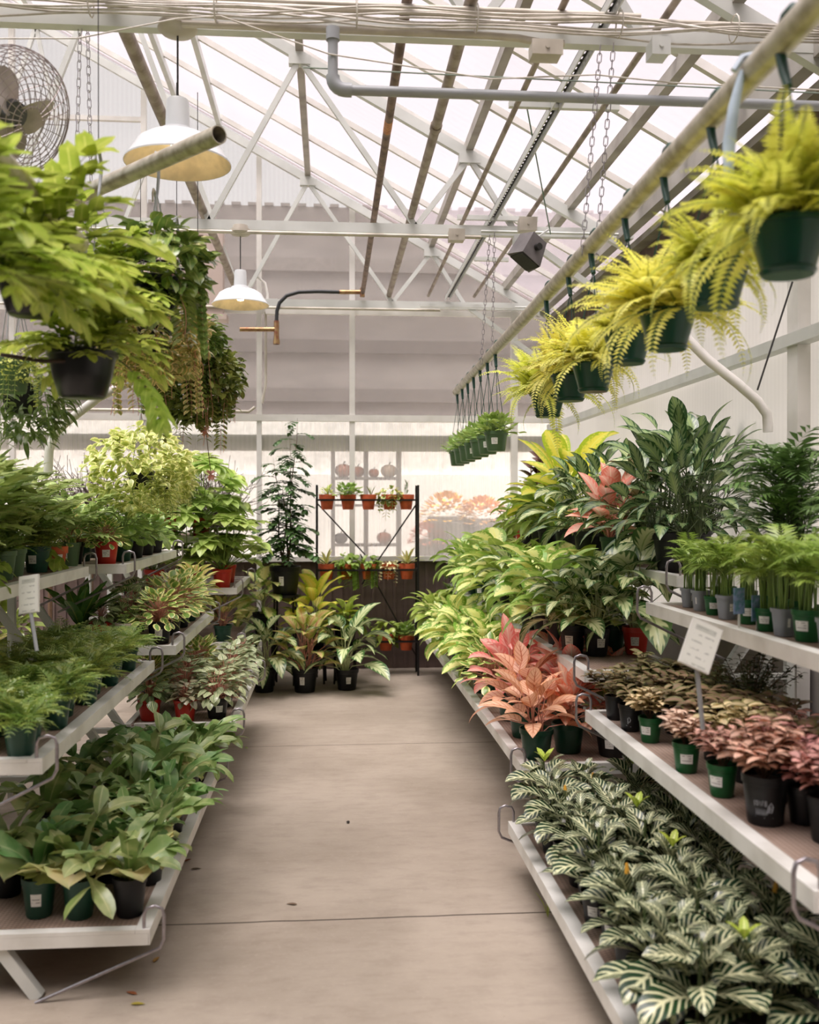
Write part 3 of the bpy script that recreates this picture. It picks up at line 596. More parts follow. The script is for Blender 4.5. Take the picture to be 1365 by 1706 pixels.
# ---------------------------------------------------------------- benches
def hook(c, sx, sy, foot, t):
    """bent rod: loop standing over the shelf corner, then brace down to the foot"""
    x, y, z = c; e = .035 * sx
    g = G(); g.tube([(x - .02 * sx, y, z - .02), (x - .02 * sx, y, z + .05), (x - .012 * sx, y, z + .068), (x + e * .4, y, z + .075), (x + e, y, z + .066), (x + e * 1.15, y, z + .045), (x + e * 1.15, y, z - .03), (x + e * .8, y, z - .055), foot], .0055, 8)
    ob('brace_rod', g.mesh('brace_rod', [M_CHAIN]), t)
def bench(lab, tiers, y0, y1, sx, group='slatted plant benches'):
    """tiers: (z, x of the aisle edge, x of the back edge); sx = side the aisle lies on"""
    t = thing('display_bench', lab, 'bench', (tiers[0][1], (y0 + y1) / 2, 0), 0, group); ox, oy = t.location.x, t.location.y
    xb = tiers[-1][2]
    for i, (z, xf, xk) in enumerate(tiers):
        a, b = sorted((xf, xk)); g = G(); h = .04
        f0, f1 = (xf - sx * .05, xf) if sx > 0 else (xf, xf + .05)
        g.box(min(xf, xf - sx * .045) - ox, max(xf, xf - sx * .045) - ox, y0 - oy, y1 - oy, z - .004, z + .008)
        g.box(min(xf, xf - sx * .004) - ox, max(xf, xf - sx * .004) - ox, y0 - oy, y1 - oy, z - h, z - .004)
        for ye, s in ((y0, 1), (y1, -1)):
            g.box(a + .046 - ox, b - .046 - ox, min(ye, ye + s * .035) - oy, max(ye, ye + s * .035) - oy, z - .004, z + .0075); g.box(a + .005 - ox, b - .005 - ox, min(ye, ye + s * .004) - oy, max(ye, ye + s * .004) - oy, z - h, z - .0045)
        g.box(min(xk, xk + sx * .03) - ox, max(xk, xk + sx * .03) - ox, y0 - oy, y1 - oy, z - h, z + .007)
        sh = ob('shelf_frame', g.mesh('shelf_frame', [M_RAIL], False), t)
        g = G(); g.box(a + .01 - ox, b - .01 - ox, y0 + .01 - oy, y1 - .01 - oy, z - .012, z - .002); ob('mesh_deck', g.mesh('mesh_deck', [M_DECK], False), sh)
        for yy in (y0 + .6, (y0 + y1) / 2, y1 - .6): g = G(); g.box(a + .01 - ox, b - .01 - ox, yy - .015 - oy, yy + .015 - oy, z - .035, z - .012); ob('cross_rail', g.mesh('cross_rail', [M_RAIL], False), sh)
        foot = (xf - sx * .34 - ox, 0, max(.0, z - .235))
        for ye, s in ((y0 + .012, 1), (y1 - .012, -1)): hook((xf - ox, ye - oy, z), sx, s, (foot[0], ye - .02 * s - oy, foot[2]), t)
    zt = tiers[-1][0]; xm = tiers[0][1] - sx * .34; legs = [y0 + .03, y1 - .03] + ([(y0 + y1) / 2] if y1 - y0 > 2.6 else [])
    for yy in legs:
        g = G(); g.bar((xm - ox, yy - oy, 0), (xb - ox, yy - oy, zt - .02), .035, .035, (0, 1, 0)); ob('leg', g.mesh('leg', [M_STEEL], False), t)
        g = G(); g.bar((xb - ox, yy - oy, 0), (xb - ox, yy - oy, zt), .035, .035, (0, 1, 0)); ob('leg', g.mesh('leg', [M_STEEL], False), t)
        for z, xf, xk in tiers: g = G(); g.bar((xf - sx * .03 - ox, yy - oy, z - .03), (xb - ox, yy - oy, z - .03), .025, .03, (0, 1, 0)); ob('shelf_arm', g.mesh('shelf_arm', [M_STEEL], False), t)
NR = [(.21, .725, 1.36), (.66, 1.045, 1.52), (1.10, 1.30, 1.80)]
FR = [(.41, .80, 1.38), (.80, 1.07, 1.52), (1.20, 1.47, 1.98)]
NL = [(.20, -.55, -1.2), (.73, -.87, -1.36), (1.20, -1.19, -1.75)]
FL = [(.38, -.485, -1.05), (.78, -.79, -1.26), (1.20, -1.04, -1.62)]
BL = [(.50, -.66, -1.5), (.90, -.68, -1.5), (1.28, -.86, -1.6)]
bench('three-tier grey metal bench by the aisle, holding the zebra plants', NR, 2.05, 3.97, -1)
bench('long tiered metal bench reaching the end wall, pink plants on its lowest shelf', FR, 4.08, 8.85, -1)
bench('tiered metal bench holding staghorn ferns and feathery ferns', NL, 3.06, 4.98, 1)
bench('tiered metal bench behind the staghorn one, holding silver peperomias', FL, 5.14, 6.8, 1)
bench('white stepped bench holding the large star-leaved plants in red pots', BL, 7.3, 8.5, 1)
# ---------------------------------------------------------------- pots
POTM = {'green': mat('dark_green_pot', '1c4636', .35, 0, .08, 8), 'black': mat('black_pot', '111214', .45, 0, .05, 8), 'bright': mat('bright_green_pot', '1a5a2e', .38, 0, .06, 8),
        'grey': mat('grey_square_pot', '8d9197', .45, 0, .05, 8), 'clay': mat('terracotta', 'd0623a', .65, 0, .1, 14, 'a8482a'), 'red': mat('red_plastic_pot', 'c03226', .35, 0, .05, 8),
        'olive': mat('olive_green_pot', '55704f', .4, 0, .06, 8), 'basket': mat('green_hanging_basket', '0c3f31', .3, 0, .05, 8), 'bowl': mat('black_hanging_bowl', '141619', .3, 0, .05, 8), 'cream': mat('cream_pot', 'd8cdbd', .5, 0, .05, 8)}
M_SOIL = mat('potting_soil', '3a2b22', .9, 0, .3, 90, '1e1612', .6)
def tag_mat():
    t = NT('printed_price_tag'); uv = t.node('ShaderNodeUVMap'); uv.uv_map = 'UVMap'; sp = t.node('ShaderNodeSeparateXYZ'); t.l.new(uv.outputs[0], sp.inputs[0])
    s = t.math('SINE', t.math('MULTIPLY', sp.outputs[1], 4 * 2 * PI)); n = t.noise(90, 2, coords(t, 'Object'))
    a = t.math('MULTIPLY', t.ramp(s, .5, .8), t.ramp(n, .45, .55)); b = t.ramp(t.math('ABSOLUTE', t.math('SUBTRACT', sp.outputs[0], .5)), .4, .36)
    c2 = t.ramp(t.math('ABSOLUTE', t.math('SUBTRACT', sp.outputs[1], .5)), .38, .34)
    t.l.new(t.mix(t.math('MULTIPLY', t.math('MULTIPLY', a, b), c2), lin('ecebe6'), lin('84817e')), t.b.inputs['Base Color']); return t.m
M_TAG = tag_mat()
_pc = {}
def potmesh(kind, d, h):
    k = (kind, round(d, 3), round(h, 3))
    if k in _pc: return _pc[k]
    r = d / 2; g = G(); sq = 1 if kind == 'grey' else 0; n = 8 if sq else 26
    if kind in ('grey',): prof = [(.001, 0), (r * .62, 0), (r * .78, h * .86), (r * .86, h * .86), (r * .88, h), (r * .8, h), (r * .78, h * .9)]; n = 16
    elif kind == 'clay': prof = [(.001, 0), (r * .66, 0), (r * .86, h * .7), (r * .99, h * .7), (r, h), (r * .9, h), (r * .86, h * .86)]
    elif kind == 'basket': prof = [(.001, 0), (r * .62, 0), (r * .7, .01), (r * .66, .014), (r * .95, h * .9), (r * 1.02, h * .9), (r * 1.02, h), (r * .93, h), (r * .9, h * .85)]
    elif kind == 'bowl': prof = [(.001, 0), (r * .60, 0), (r * .68, .006), (r * .86, h * .5), (r * .95, h * .88), (r * 1.02, h * .9), (r * 1.02, h), (r * .93, h), (r * .9, h * .85)]
    else: prof = [(.001, 0), (r * .70, 0), (r * .74, .006), (r * .92, h * .82), (r * .98, h * .83), (r, h), (r * .94, h), (r * .9, h * .86)]
    g.lathe(prof, n, sq=.7 if sq else 0); pm = g.mesh(kind + '_pot', [POTM[kind]])
    g = G(); q = .88 if not sq else .78; g.lathe([(.001, h * .87), (r * q * .5, h * .885), (r * q, h * .86)], 14); sm = g.mesh('soil', [M_SOIL])
    # sticker wrapped on the wall of the pot, about +X
    g = G(); z0, z1 = h * .34, h * .66; wd = min(.045, d * (.34 if d > .1 else .5)) / r / 2
    if kind == 'basket': z0, z1 = h * .55, h * .83
    def rr(z):
        pr = sorted([(b_, a_) for a_, b_ in prof[1:4 if kind != 'bowl' else 6]]); 
        for (za, ra), (zb, rb) in zip(pr, pr[1:]):
            if za <= z <= zb and zb > za: return ra + (rb - ra) * (z - za) / (zb - za) + .0012
        return r * .8
    V = []; uv = []
    for z in (z0, z1):
        for j in range(6): a = -wd + 2 * wd * j / 5; V.append((rr(z) * math.cos(a), rr(z) * math.sin(a), z)); uv.append((j / 5, (z - z0) / (z1 - z0)))
    g.add(V, [(j, j + 1, j + 7, j + 6) for j in range(5)], uv); tm = g.mesh('price_tag', [M_TAG])
    _pc[k] = (pm, sm, tm); return _pc[k]
# ---------------------------------------------------------------- leaves
SP = {}
def sp(name, mats, fn, n=3, seed=1):
    R.seed(seed * 77 + len(SP)); out = []
    for i in range(n): g = G(); fn(g); out.append(g.mesh(name + '_foliage', mats))
    SP[name] = out
ST_G = mat('green_stem', '7f9a4c', .5, 0, .1, 20); ST_D = mat('dark_stem', '4c5a34', .5, 0, .1, 20); ST_P = mat('pink_stem', 'c98a74', .5, 0, .1, 20); ST_B = mat('brown_stem', '6c5540', .7, 0, .15, 30); ST_W = mat('pale_petiole', 'b5bd88', .5, 0, .1, 20)
def stalk(g, a, b, r=.002, m=1, mid=None):
    g.tube([a, mid or ((a[0] + b[0]) / 2, (a[1] + b[1]) / 2, (a[2] + b[2]) / 2 + .01), b], [r, r * .9, r * .7], 4, m, False)
def rosette(g, n, H, spread, L, W, shape='lance', el=(.2, 1.2), bend=.9, nv=7, nu=2, fold=.22, pet=True, sr=.0025, wav=0, stems=1, jit=.03, low=.15):
    """leaves on arching petioles from the crown"""
    c = [(R.uniform(-jit, jit), R.uniform(-jit, jit)) for _ in range(stems)]
    for i in range(n):
        f = (i + .5) / n; az = i * 2.39996 + R.uniform(-.3, .3); x0, y0 = c[i % stems]
        z = H * (low + (1 - low) * f) * R.uniform(.85, 1.1); rad = spread * (1 - f * .65) * R.uniform(.5, 1.1)
        p = (x0 + rad * math.cos(az), y0 + rad * math.sin(az), z)
        if pet: stalk(g, (x0, y0, -.01), p, sr, 1, (x0 + rad * .35 * math.cos(az), y0 + rad * .35 * math.sin(az), z * .65))
        e = el[0] + (el[1] - el[0]) * f + R.uniform(-.25, .25)
        g.leaf(p, az, e, L * R.uniform(.75, 1.15), W * R.uniform(.8, 1.15), bend * R.uniform(.6, 1.4), shape, None, fold, nv, nu, R.uniform(-.4, .4), wav, R.uniform(-.3, .3))
# zebra plant
def f(g):
    for tier in range(5):
        z = .03 + tier * .036; n = 4 if tier < 4 else 3
        for k in range(n):
            az = k * 2 * PI / n + tier * .8 + R.uniform(-.2, .2); r = .018; L = (.145, .145, .135, .11, .06)[tier] * R.uniform(.85, 1.15)
            p = (r * math.cos(az), r * math.sin(az), z + R.uniform(-.01, .01)); g.leaf(p, az, .45 + tier * .15 + R.uniform(-.2, .2), L, L * .5, 1.1 + R.uniform(-.3, .3), 'oval', None, .25, 8, 3, R.uniform(-.35, .35), .02)
    g.tube([(0, 0, -.01), (.004, 0, .19)], .004, 5, 1)
LM_Z = leaf_mat('zebra_leaf', '1b3524', 'adb9a2', 'b8c2ac', 'zebra', .12, .3)
LM_ZN = leaf_mat('zebra_new_leaf', '86a83a', 'a8bf5a', 'c4d080', 'veins', .3)
sp('zebra', [LM_Z, ST_D], f, 4)
def f2(g):
    f(g)
    for k in range(4): az = k * 1.6 + .4; g.leaf((0, 0, .19), az, 1.05, .06, .024, .6, 'oval', .8, .25, 4, 2, m=2)
sp('zebra_tip', [LM_Z, ST_D, LM_ZN], f2, 2)
def f3(g):
    f(g); g.tube([(0, 0, .18), (0, 0, .21)], [.009, .004], 6, 2)
sp('zebra_bud', [LM_Z, ST_D, mat('yellow_bract', 'dba23a', .5)], f3, 2)
# staghorn
def f(g):
    for k in range(4):
        az = k * 1.6 + R.uniform(-.3, .3); g.leaf((0, 0, .0), az, 1.0, .1, .13, 1.7, 'oval', .9, .35, 6, 3, 0, .06, m=1)
    for k in range(7):
        az = k * 2.4 + R.uniform(-.4, .4); L = R.uniform(.10, .19); el = R.uniform(.55, 1.4); b = R.uniform(.2, 1.3); tt = R.random(); tw = R.uniform(-.4, .4)
        cen, side, nor, ca = g.leaf((0, 0, 0), az, el, L, .055 + .02 * R.random(), b, 'strap', tt, .3, 8, 2, R.uniform(-.9, .9), .05, tw)
        e2 = el - b; a2 = az + tw; q = cen[-3]
        for s in ((-.6, .45) if k % 3 else (-.7, 0, .6)): g.leaf(q, a2 + s * 1.0, e2 + R.uniform(.1, .6), L * R.uniform(.35, .7), .036, R.uniform(.3, 1.3), 'oval', tt, .2, 6, 2, R.uniform(-.6, .6), .03)
LM_ST = leaf_mat('staghorn_leaf', '5e8450', '8fa67c', 'a4b892', 'plain', .25, .36, .04, .26)
LM_SH = leaf_mat('shield_leaf', '9fb184', 'bdb894', 'cfc6a8', 'plain', .3, .5)
sp('staghorn', [LM_ST, LM_SH], f, 5)
# feathery footed fern
def f(g):
    for k in range(22):
        az = k * 2.4 + R.uniform(-.3, .3); g.frond((R.uniform(-.02, .02), R.uniform(-.02, .02), 0), az, R.uniform(.5, 1.35), R.uniform(.14, .24), R.uniform(.9, 1.9), 10, .46, .3, 'tri', None, 5, 1.0, .22, .0012, R.uniform(-.4, .4))
LM_FF = leaf_mat('feather_fern_leaf', '688a48', 'a4b464', None, 'plain', .3, .45, .015, .34)
sp('feather', [LM_FF, ST_G], f, 3)
# lemon sword fern
def fern(n, L0, L1, hang=0):
    def f(g):
        for k in range(n):
            az = k * 2.4 + R.uniform(-.3, .3); lg = k < hang; L = R.uniform(L0, L1) * (1.35 if lg else 1)
            g.frond((R.uniform(-.04, .04), R.uniform(-.04, .04), 0), az, R.uniform(.1, .6) if lg else R.uniform(.45, 1.45), L, R.uniform(2.0, 2.4) if lg else R.uniform(.7, 1.8), 30, .19 if not lg else .12, .36, 'fern', None, 0, 1.2, .04, .0013, R.uniform(-.5, .5), .12)
    return f
LM_LF = leaf_mat('lemon_fern_leaf', 'dde07c', 'eef0a0', 'd0d46a', 'plain', .42, .5, .012, .15); LM_LG = leaf_mat('lime_fern_leaf', 'b4c85c', 'd0da78', 'b8c860', 'plain', .4, .5, .015, .18)
sp('lemon', [LM_LF, ST_G], fern(120, .15, .25, 7), 3); sp('lime', [LM_LG, ST_G], fern(90, .16, .27, 8), 2)
# large lobed fern
def f(g):
    for k in range(22):
        az = k * 2.4 + R.uniform(-.3, .3); L = R.uniform(.28, .46); el = R.uniform(.6, 1.5)
        g.frond((R.uniform(-.03, .03), R.uniform(-.03, .03), 0), az, el, L, R.uniform(.3, 1.2), 8, .34, .15, 'mid', None, 0, .95, .36, .0022, R.uniform(-.5, .5), lob=True)
LM_BS = leaf_mat('blue_fern_leaf', '8aa66c', 'aabf86', 'bfcf9e', 'plain', .3, .4, .015, .2, None); LM_BG = leaf_mat('bright_fern_leaf', '8aa84c', 'b0c46c', 'c5d488', 'plain', .38, .38, .015, .25)
sp('lobed', [LM_BS, ST_G], f, 3)
def f(g):
    for k in range(52):
        az = k * 2.4 + R.uniform(-.3, .3); L = R.uniform(.22, .42); el = R.uniform(.1, 1.45)
        g.frond((R.uniform(-.06, .06), R.uniform(-.06, .06), R.uniform(-.02, .04)), az, el, L, R.uniform(.4, 1.5), 7, .34, .17, 'mid', None, 0, .95, .28, .0025, R.uniform(-.6, .6), lob=True)
sp('bigfern', [LM_BG, ST_D], f, 2); sp('lobed_bright', [LM_BG, ST_G], lambda g: f(g), 1)
def f(g):  # one hanging frond seen alone
    g.frond((0, 0, 0), 0, -.55, .36, .9, 8, .46, .17, 'mid', .9, 0, .85, .2, .003, .2, lob=True)
sp('hangfrond', [LM_BG, ST_D], f, 1)
# aroids
def aroid(n, H, spr, L, W, **k):
    return lambda g: rosette(g, n, H, spr, L, W, **k)
LM_AG = leaf_mat('silver_aglaonema_leaf', 'a9bb9a', '3d6038', '7f9a6c', 'feather', .18, .3); LM_AD = leaf_mat('dark_aglaonema_leaf', '6d8866', '284a2e', '7f9c6a', 'feather', .15, .26, .01, .3)
LM_DC = leaf_mat('cream_dieffenbachia_leaf', 'e2e6a4', '6f9c44', 'd4dc90', 'center', .35, .38, .01, .12); LM_SPA = leaf_mat('peace_lily_leaf', '789a4c', '9cb468', 'a2bd70', 'plain', .3, .3, .015, .22)
LM_PK = leaf_mat('pink_aglaonema_leaf', 'f6b6aa', 'e48c80', 'fad8cc', 'feather', .32, .35, .015, .18); LM_PT = leaf_mat('salmon_aglaonema_leaf', 'f2b8a6', 'da9470', 'bc6450', 'veins', .32, .35, .015, .15)
LM_TAN = leaf_mat('tan_aglaonema_leaf', 'c9bd84', '82a04c', 'c98a70', 'feather', .3, .35, .015, .15); LM_PG = leaf_mat('green_pink_rib_leaf', '5c7f44', '446a38', 'cf8a7c', 'veins', .2, .3)
LM_YL = leaf_mat('yellow_green_leaf', 'd2d468', '9cb93f', 'dcdc88', 'center', .42, .38, .01, .12); LM_BU = leaf_mat('burgundy_rubber_leaf', '3e2a26', '5a322c', '7a4a3c', 'plain', .08, .22)
sp('aglaonema', [LM_AG, ST_W], aroid(26, .27, .15, .25, .10, bend=1.25, stems=3, nu=3, el=(-.1, 1.1)), 3); sp('aglaonema_dark', [LM_AD, ST_D], aroid(70, .42, .30, .2, .07, bend=1.1, stems=7, jit=.12, el=(-.1, 1.3), low=.05), 3)
sp('dieffenbachia', [LM_DC, ST_W], aroid(26, .24, .12, .19, .11, shape='oval', bend=1.1, stems=3, el=(-.1, 1.1)), 2); sp('peace_lily', [LM_SPA, ST_G], aroid(38, .2, .13, .19, .075, bend=1.3, stems=4, el=(0, 1.2)), 3)
sp('pink', [LM_PK, ST_P], aroid(28, .22, .13, .17, .085, bend=.8, stems=4, el=(.1, 1.3)), 3); sp('salmon', [LM_PT, ST_P], aroid(24, .2, .12, .16, .085, bend=.9, stems=4), 2)
sp('tan', [LM_TAN, ST_P], aroid(40, .30, .16, .15, .07, bend=.9, stems=5), 2); sp('pinkrib', [LM_PG, ST_P], aroid(18, .14, .08, .13, .05, bend=.9, stems=4), 2)
sp('yellow', [LM_YL, ST_W], aroid(20, .36, .16, .30, .13, bend=.8, stems=3, shape='oval'), 2); sp('cream_small', [LM_DC, ST_W], aroid(26, .15, .10, .12, .07, shape='oval', bend=.9, stems=4), 2)
def f(g):
    for s in range(4):
        x, y = R.uniform(-.06, .06), R.uniform(-.06, .06); tx, ty = x * 3, y * 3; H = R.uniform(.4, .6); g.tube([(x, y, -.02), (tx, ty, H)], .006, 5, 1)
        for i in range(10):
            t = .25 + .075 * i; az = i * 2.4; p = (x + (tx - x) * t, y + (ty - y) * t, H * t); g.leaf(p, az, .35 + .5 * t, R.uniform(.12, .17), .085, .6, 'oval', None, .25, 6, 2)
sp('rubber', [LM_BU, ST_B], f, 1)
# parlour palms
def palm(n, H0, H1, L, pl, seedr=.03):
    def f(g):
        for k in range(n):
            az = k * 2.4 + R.uniform(-.4, .4); x, y = R.uniform(-seedr, seedr), R.uniform(-seedr, seedr); h = R.uniform(H0, H1); q = (x + .3 * h * .25 * math.cos(az), y + .3 * h * .25 * math.sin(az), h)
            g.tube([(x, y, -.01), q], .0016 + L * .004, 4, 1); g.frond(q, az, R.uniform(.8, 1.45), L * R.uniform(.8, 1.2), R.uniform(1.0, 1.9), 11, pl, .17, 'palm', None, 0, .8, .08, .0012, R.uniform(-.4, .4), .22)
    return f
LM_PP = leaf_mat('parlour_palm_leaf', '789a4a', '90aa58', None, 'plain', .3, .4); LM_PD = leaf_mat('dark_palm_leaf', '486a3e', '5c7c4a', None, 'plain', .22, .35, .01, .3)
sp('palm_small', [LM_PP, ST_G], palm(26, .07, .15, .10, .55, .022), 3); sp('palm_big', [LM_PD, ST_D], palm(80, .1, .44, .28, .40, .06), 2)
# round leaved, small leaved
def peperomia(n, H, spr, d, shape='heart', el=(.0, 1.1), sr=.0018, bend=.6, rat=.9):
    def f(g): rosette(g, n, H, spr, d, d * rat, shape=shape, el=el, bend=bend, nv=5, nu=2, fold=-.15, sr=sr, stems=3, jit=.015, low=.05)
    return f
LM_PS = leaf_mat('silver_ripple_leaf', 'b3c0a8', '5c7c5c', '46654a', 'bands', .15, .3); LM_WM = leaf_mat('striped_leaf', '3f6440', 'a9bb94', '9cb488', 'bands', .15, .3)
LM_OB = leaf_mat('cream_edge_leaf', '6f9450', 'd6d8a0', None, 'margin', .25, .32); LM_RG = leaf_mat('round_green_leaf', '769a56', '93b06a', 'aec488', 'plain', .3, .3, .012, .2)
LM_BP = leaf_mat('purple_brown_leaf', '6e5a50', '8f9a80', None, 'bands', .15, .35)
sp('ripple', [LM_PS, ST_P], peperomia(90, .13, .13, .05, 'heart', (-.7, .6)), 3); sp('ripple_purple', [LM_BP, ST_P], peperomia(60, .10, .09, .045, 'heart', (-.7, .6)), 1); sp('watermelon', [LM_WM, ST_P], peperomia(44, .15, .11, .075, 'heart', (-.7, .5)), 2)
sp('obtusifolia', [LM_OB, ST_P], peperomia(95, .16, .14, .055, 'oval', (-.4, 1.0), rat=.72), 3); sp('pilea', [LM_RG, ST_G], peperomia(70, .18, .15, .06, 'oval', (-.6, .6), rat=1.0), 2)
sp('herb', [LM_RG, ST_G], peperomia(70, .09, .10, .045, 'heart', (.2, 1.2)), 2)
def bushy(n, H, spr, L, W, m=0, st=9):
    def f(g):
        for s in range(st):
            az = s * 2.4 + R.uniform(-.3, .3); r = spr * R.uniform(.25, 1); h = H * R.uniform(.7, 1.05) * (1 - .35 * r / spr); tip = (r * math.cos(az), r * math.sin(az), h); g.tube([(0, 0, -.01), (tip[0] * .45, tip[1] * .45, h * .55), tip], .0016, 4, 1)
            for i in range(n):
                t = .35 + .65 * (i + 1) / n; p = (tip[0] * t, tip[1] * t, h * t); a2 = i * 1.57 + R.uniform(-.3, .3)
                for e in (0, PI): g.leaf(p, a2 + e, R.uniform(.1, .6), L * R.uniform(.7, 1.2), W * R.uniform(.8, 1.2), .7, 'oval', None, .2, 4, 1, R.uniform(-.3, .3))
    return f
def pinkm(nm, a, b, c): return leaf_mat(nm, a, b, c, 'margin', .25, .45, .03, .28)
LM_H1 = pinkm('pale_pink_spotted_leaf', 'f2cfc4', 'b08478', 'c08a7c'); LM_H2 = pinkm('rose_spotted_leaf', 'deaea8', '885e54', 'b47c76'); LM_H3 = pinkm('brown_green_spotted_leaf', '8c7a60', '66704a', 'a87a6c'); LM_H4 = pinkm('cream_spotted_leaf', 'ddc6a8', '928a60', 'b08c74')
for nm, m_, sd in (('polka_pale', LM_H1, 1), ('polka_rose', LM_H2, 2), ('polka_brown', LM_H3, 3), ('polka_cream', LM_H4, 4)): sp(nm, [m_, ST_B], bushy(6, .15, .11, .05, .028, st=15), 3, sd)
LM_DK = leaf_mat('dark_tiny_leaf', '3c4a2c', '55603a', None, 'plain', .15, .4); sp('dark_fine', [LM_DK, ST_B], bushy(12, .26, .2, .028, .014, st=26), 1)
LM_HO = leaf_mat('hoya_leaf', '627c46', '98a75e', 'b4bd80', 'plain', .15, .25, .02, .3); LM_HV = leaf_mat('cream_hoya_leaf', '8fa46a', 'd2cf9a', None, 'margin', .2, .3, .02, .25)
LM_VP = leaf_mat('variegated_heart_leaf', '9ab26a', 'e6e4ac', None, 'margin', .35, .35, .01, .15)
def ball(n, rx, rz, L, W, shape='oval', cz=-.02, trail=10, tl=.3, out=.9, m=0, up=.5):
    def f(g):
        for k in range(n):
            a = R.uniform(0, 2 * PI); z = R.uniform(-1, up); r = math.sqrt(max(0, 1 - z * z)) * R.uniform(.72, 1.05); p = (rx * r * math.cos(a), rx * r * math.sin(a), cz + rz * z * R.uniform(.85, 1.05))
            g.leaf(p, a + R.uniform(-1.1, 1.1), R.uniform(-.9, .7), L * R.uniform(.7, 1.2), W * R.uniform(.8, 1.2), .6, shape, None, .2, 4, 1, R.uniform(-.6, .6))
        for k in range(trail):
            a = R.uniform(0, 2 * PI); x, y = rx * .75 * math.cos(a), rx * .75 * math.sin(a); ln = tl * R.uniform(.5, 1.1); pts = [(x * .4, y * .4, .03), (x, y, .0)] + [(x * (1.1 + .03 * j) + R.uniform(-.01, .01), y * (1.1 + .03 * j), -ln * j / 5) for j in range(1, 6)]; g.tube(pts, .0013, 4, 1)
            for j in range(int(ln / .022)):
                t = j * .022; p = (x * 1.15, y * 1.15, -t)
                for e in (0, PI): g.leaf(p, a + 1.57 + e, -.2, L * .8, W * .8, .6, shape, None, .2, 3, 1)
    return f
sp('hoya', [LM_HO, ST_P], ball(1100, .2, .22, .05, .03, cz=-.07, trail=26, tl=.4), 2); sp('hoya_cream', [LM_HV, ST_P], ball(850, .19, .19, .052, .028, cz=-.03, trail=20, tl=.34), 1)
sp('heart_vine', [LM_VP, ST_G], ball(800, .25, .2, .046, .042, 'heart', cz=.02, trail=14, tl=.22, up=1), 2); sp('upright_hoya', [LM_HO, ST_P], ball(360, .18, .15, .08, .04, cz=.06, trail=10, tl=.25, up=1), 1)
LM_PO = leaf_mat('pothos_leaf', '82a452', '9cb868', 'b0c47c', 'plain', .35, .3, .012, .2); sp('pothos', [LM_PO, ST_G], ball(45, .09, .08, .08, .06, 'heart', cz=.04, trail=5, tl=.26, up=1), 2); sp('pothos_floor', [LM_SPA, ST_G], ball(60, .11, .09, .08, .055, 'heart', cz=.05, trail=2, tl=.2, up=1), 1)
LM_IV = leaf_mat('narrow_green_leaf', '5f7a4a', '8fa070', None, 'plain', .25, .4); sp('narrow_vine', [LM_IV, ST_G], ball(420, .17, .16, .075, .018, 'lance', cz=-.03, trail=10, tl=.25, up=.7), 1)
LM_GR = leaf_mat('pale_trailing_leaf', 'c3d087', 'aebd70', None, 'plain', .35, .5); sp('pale_trailer', [LM_GR, ST_G], ball(600, .14, .1, .018, .012, cz=0, trail=22, tl=.2, up=.9), 1)
LM_BT = leaf_mat('succulent_leaf', 'd8d8bc', 'a8b48c', None, 'plain', .2, .5); sp('silver_trailer', [LM_BT, ST_P], ball(70, .07, .04, .03, .02, cz=.0, trail=9, tl=.14, up=.9), 1); sp('ivy_small', [LM_OB, ST_G], ball(90, .08, .06, .04, .03, cz=.01, trail=7, tl=.16, up=.9), 1)
# star leaf
def f(g):
    for k in range(19):
        az = k * 2.4 + R.uniform(-.3, .3); H = R.uniform(.06, .4); r = R.uniform(.09, .24) * (1.25 - H); c = (r * math.cos(az), r * math.sin(az), H); stalk(g, (0, 0, 0), c, .003); tt = R.random(); til = R.uniform(-.3, .9)
        for j in range(8):
            a = az + (j - 3.5) * .66; L = .13 * (1 - .07 * abs(j - 3.5)) * R.uniform(.95, 1.1); dn = -til * math.cos(a - az); g.leaf(c, a, dn + .1, L, .075, .35, 'lance', tt, .25, 5, 1)
LM_FA = leaf_mat('star_leaf', '8fae62', 'a8c27c', 'bcd090', 'plain', .35, .35, .012, .2); sp('fatsia', [LM_FA, ST_G], f, 3)
# bird nest fern
def f(g):
    for k in range(12): g.leaf((0, 0, 0), k * 2.4, R.uniform(.9, 1.4), R.uniform(.22, .34), .06, .6, 'lance', None, .3, 8, 2, 0, .07)
LM_NE = leaf_mat('nest_fern_leaf', '3a6630', '55833c', '8aa050', 'plain', .25, .3); sp('nest_fern', [LM_NE, ST_G], f, 1)
# slender tree
def f(g):
    for s in range(4):
        a0 = s * 1.7; x0, y0 = .02 * math.cos(a0), .02 * math.sin(a0); H = (1.28, 1.1, .95, .75)[s]; pts = [(x0 * (1 + 4 * t) + .015 * math.sin(t * 9 + s), y0 * (1 + 4 * t), H * t) for t in np.linspace(0, 1, 8)]; g.tube(pts, [.009 * (1.1 - t) for t in np.linspace(0, 1, 8)], 6, 1)
        for i in range(24):
            t = .12 + .88 * i / 24; az = i * 2.4 + s; L = .27 * (1.1 - .5 * t) * R.uniform(.7, 1.1); p = Vector((x0 * (1 + 4 * t), y0 * (1 + 4 * t), H * t)); el = .35
            g.frond(p, az, el, L * 1.1, R.uniform(.7, 1.6), 5, .42, .26, 'mid', None, 0, .9, .15, .0016, R.uniform(-.3, .3), .1, lob=True)
LM_TR = leaf_mat('tree_leaf', '3c5a3a', '587648', None, 'plain', .2, .35, .03, .35); sp('tree', [LM_TR, ST_B], f, 1)
def f(g):
    for k in range(60): a = R.uniform(0, 6.3); r = R.uniform(0, .012); g.leaf((r * math.cos(a), r * math.sin(a), R.uniform(0, .1)), a, 1.25, .035, .004, .2, 'lance', None, .1, 2, 1)
sp('spiky', [LM_PD, ST_G], f, 1)
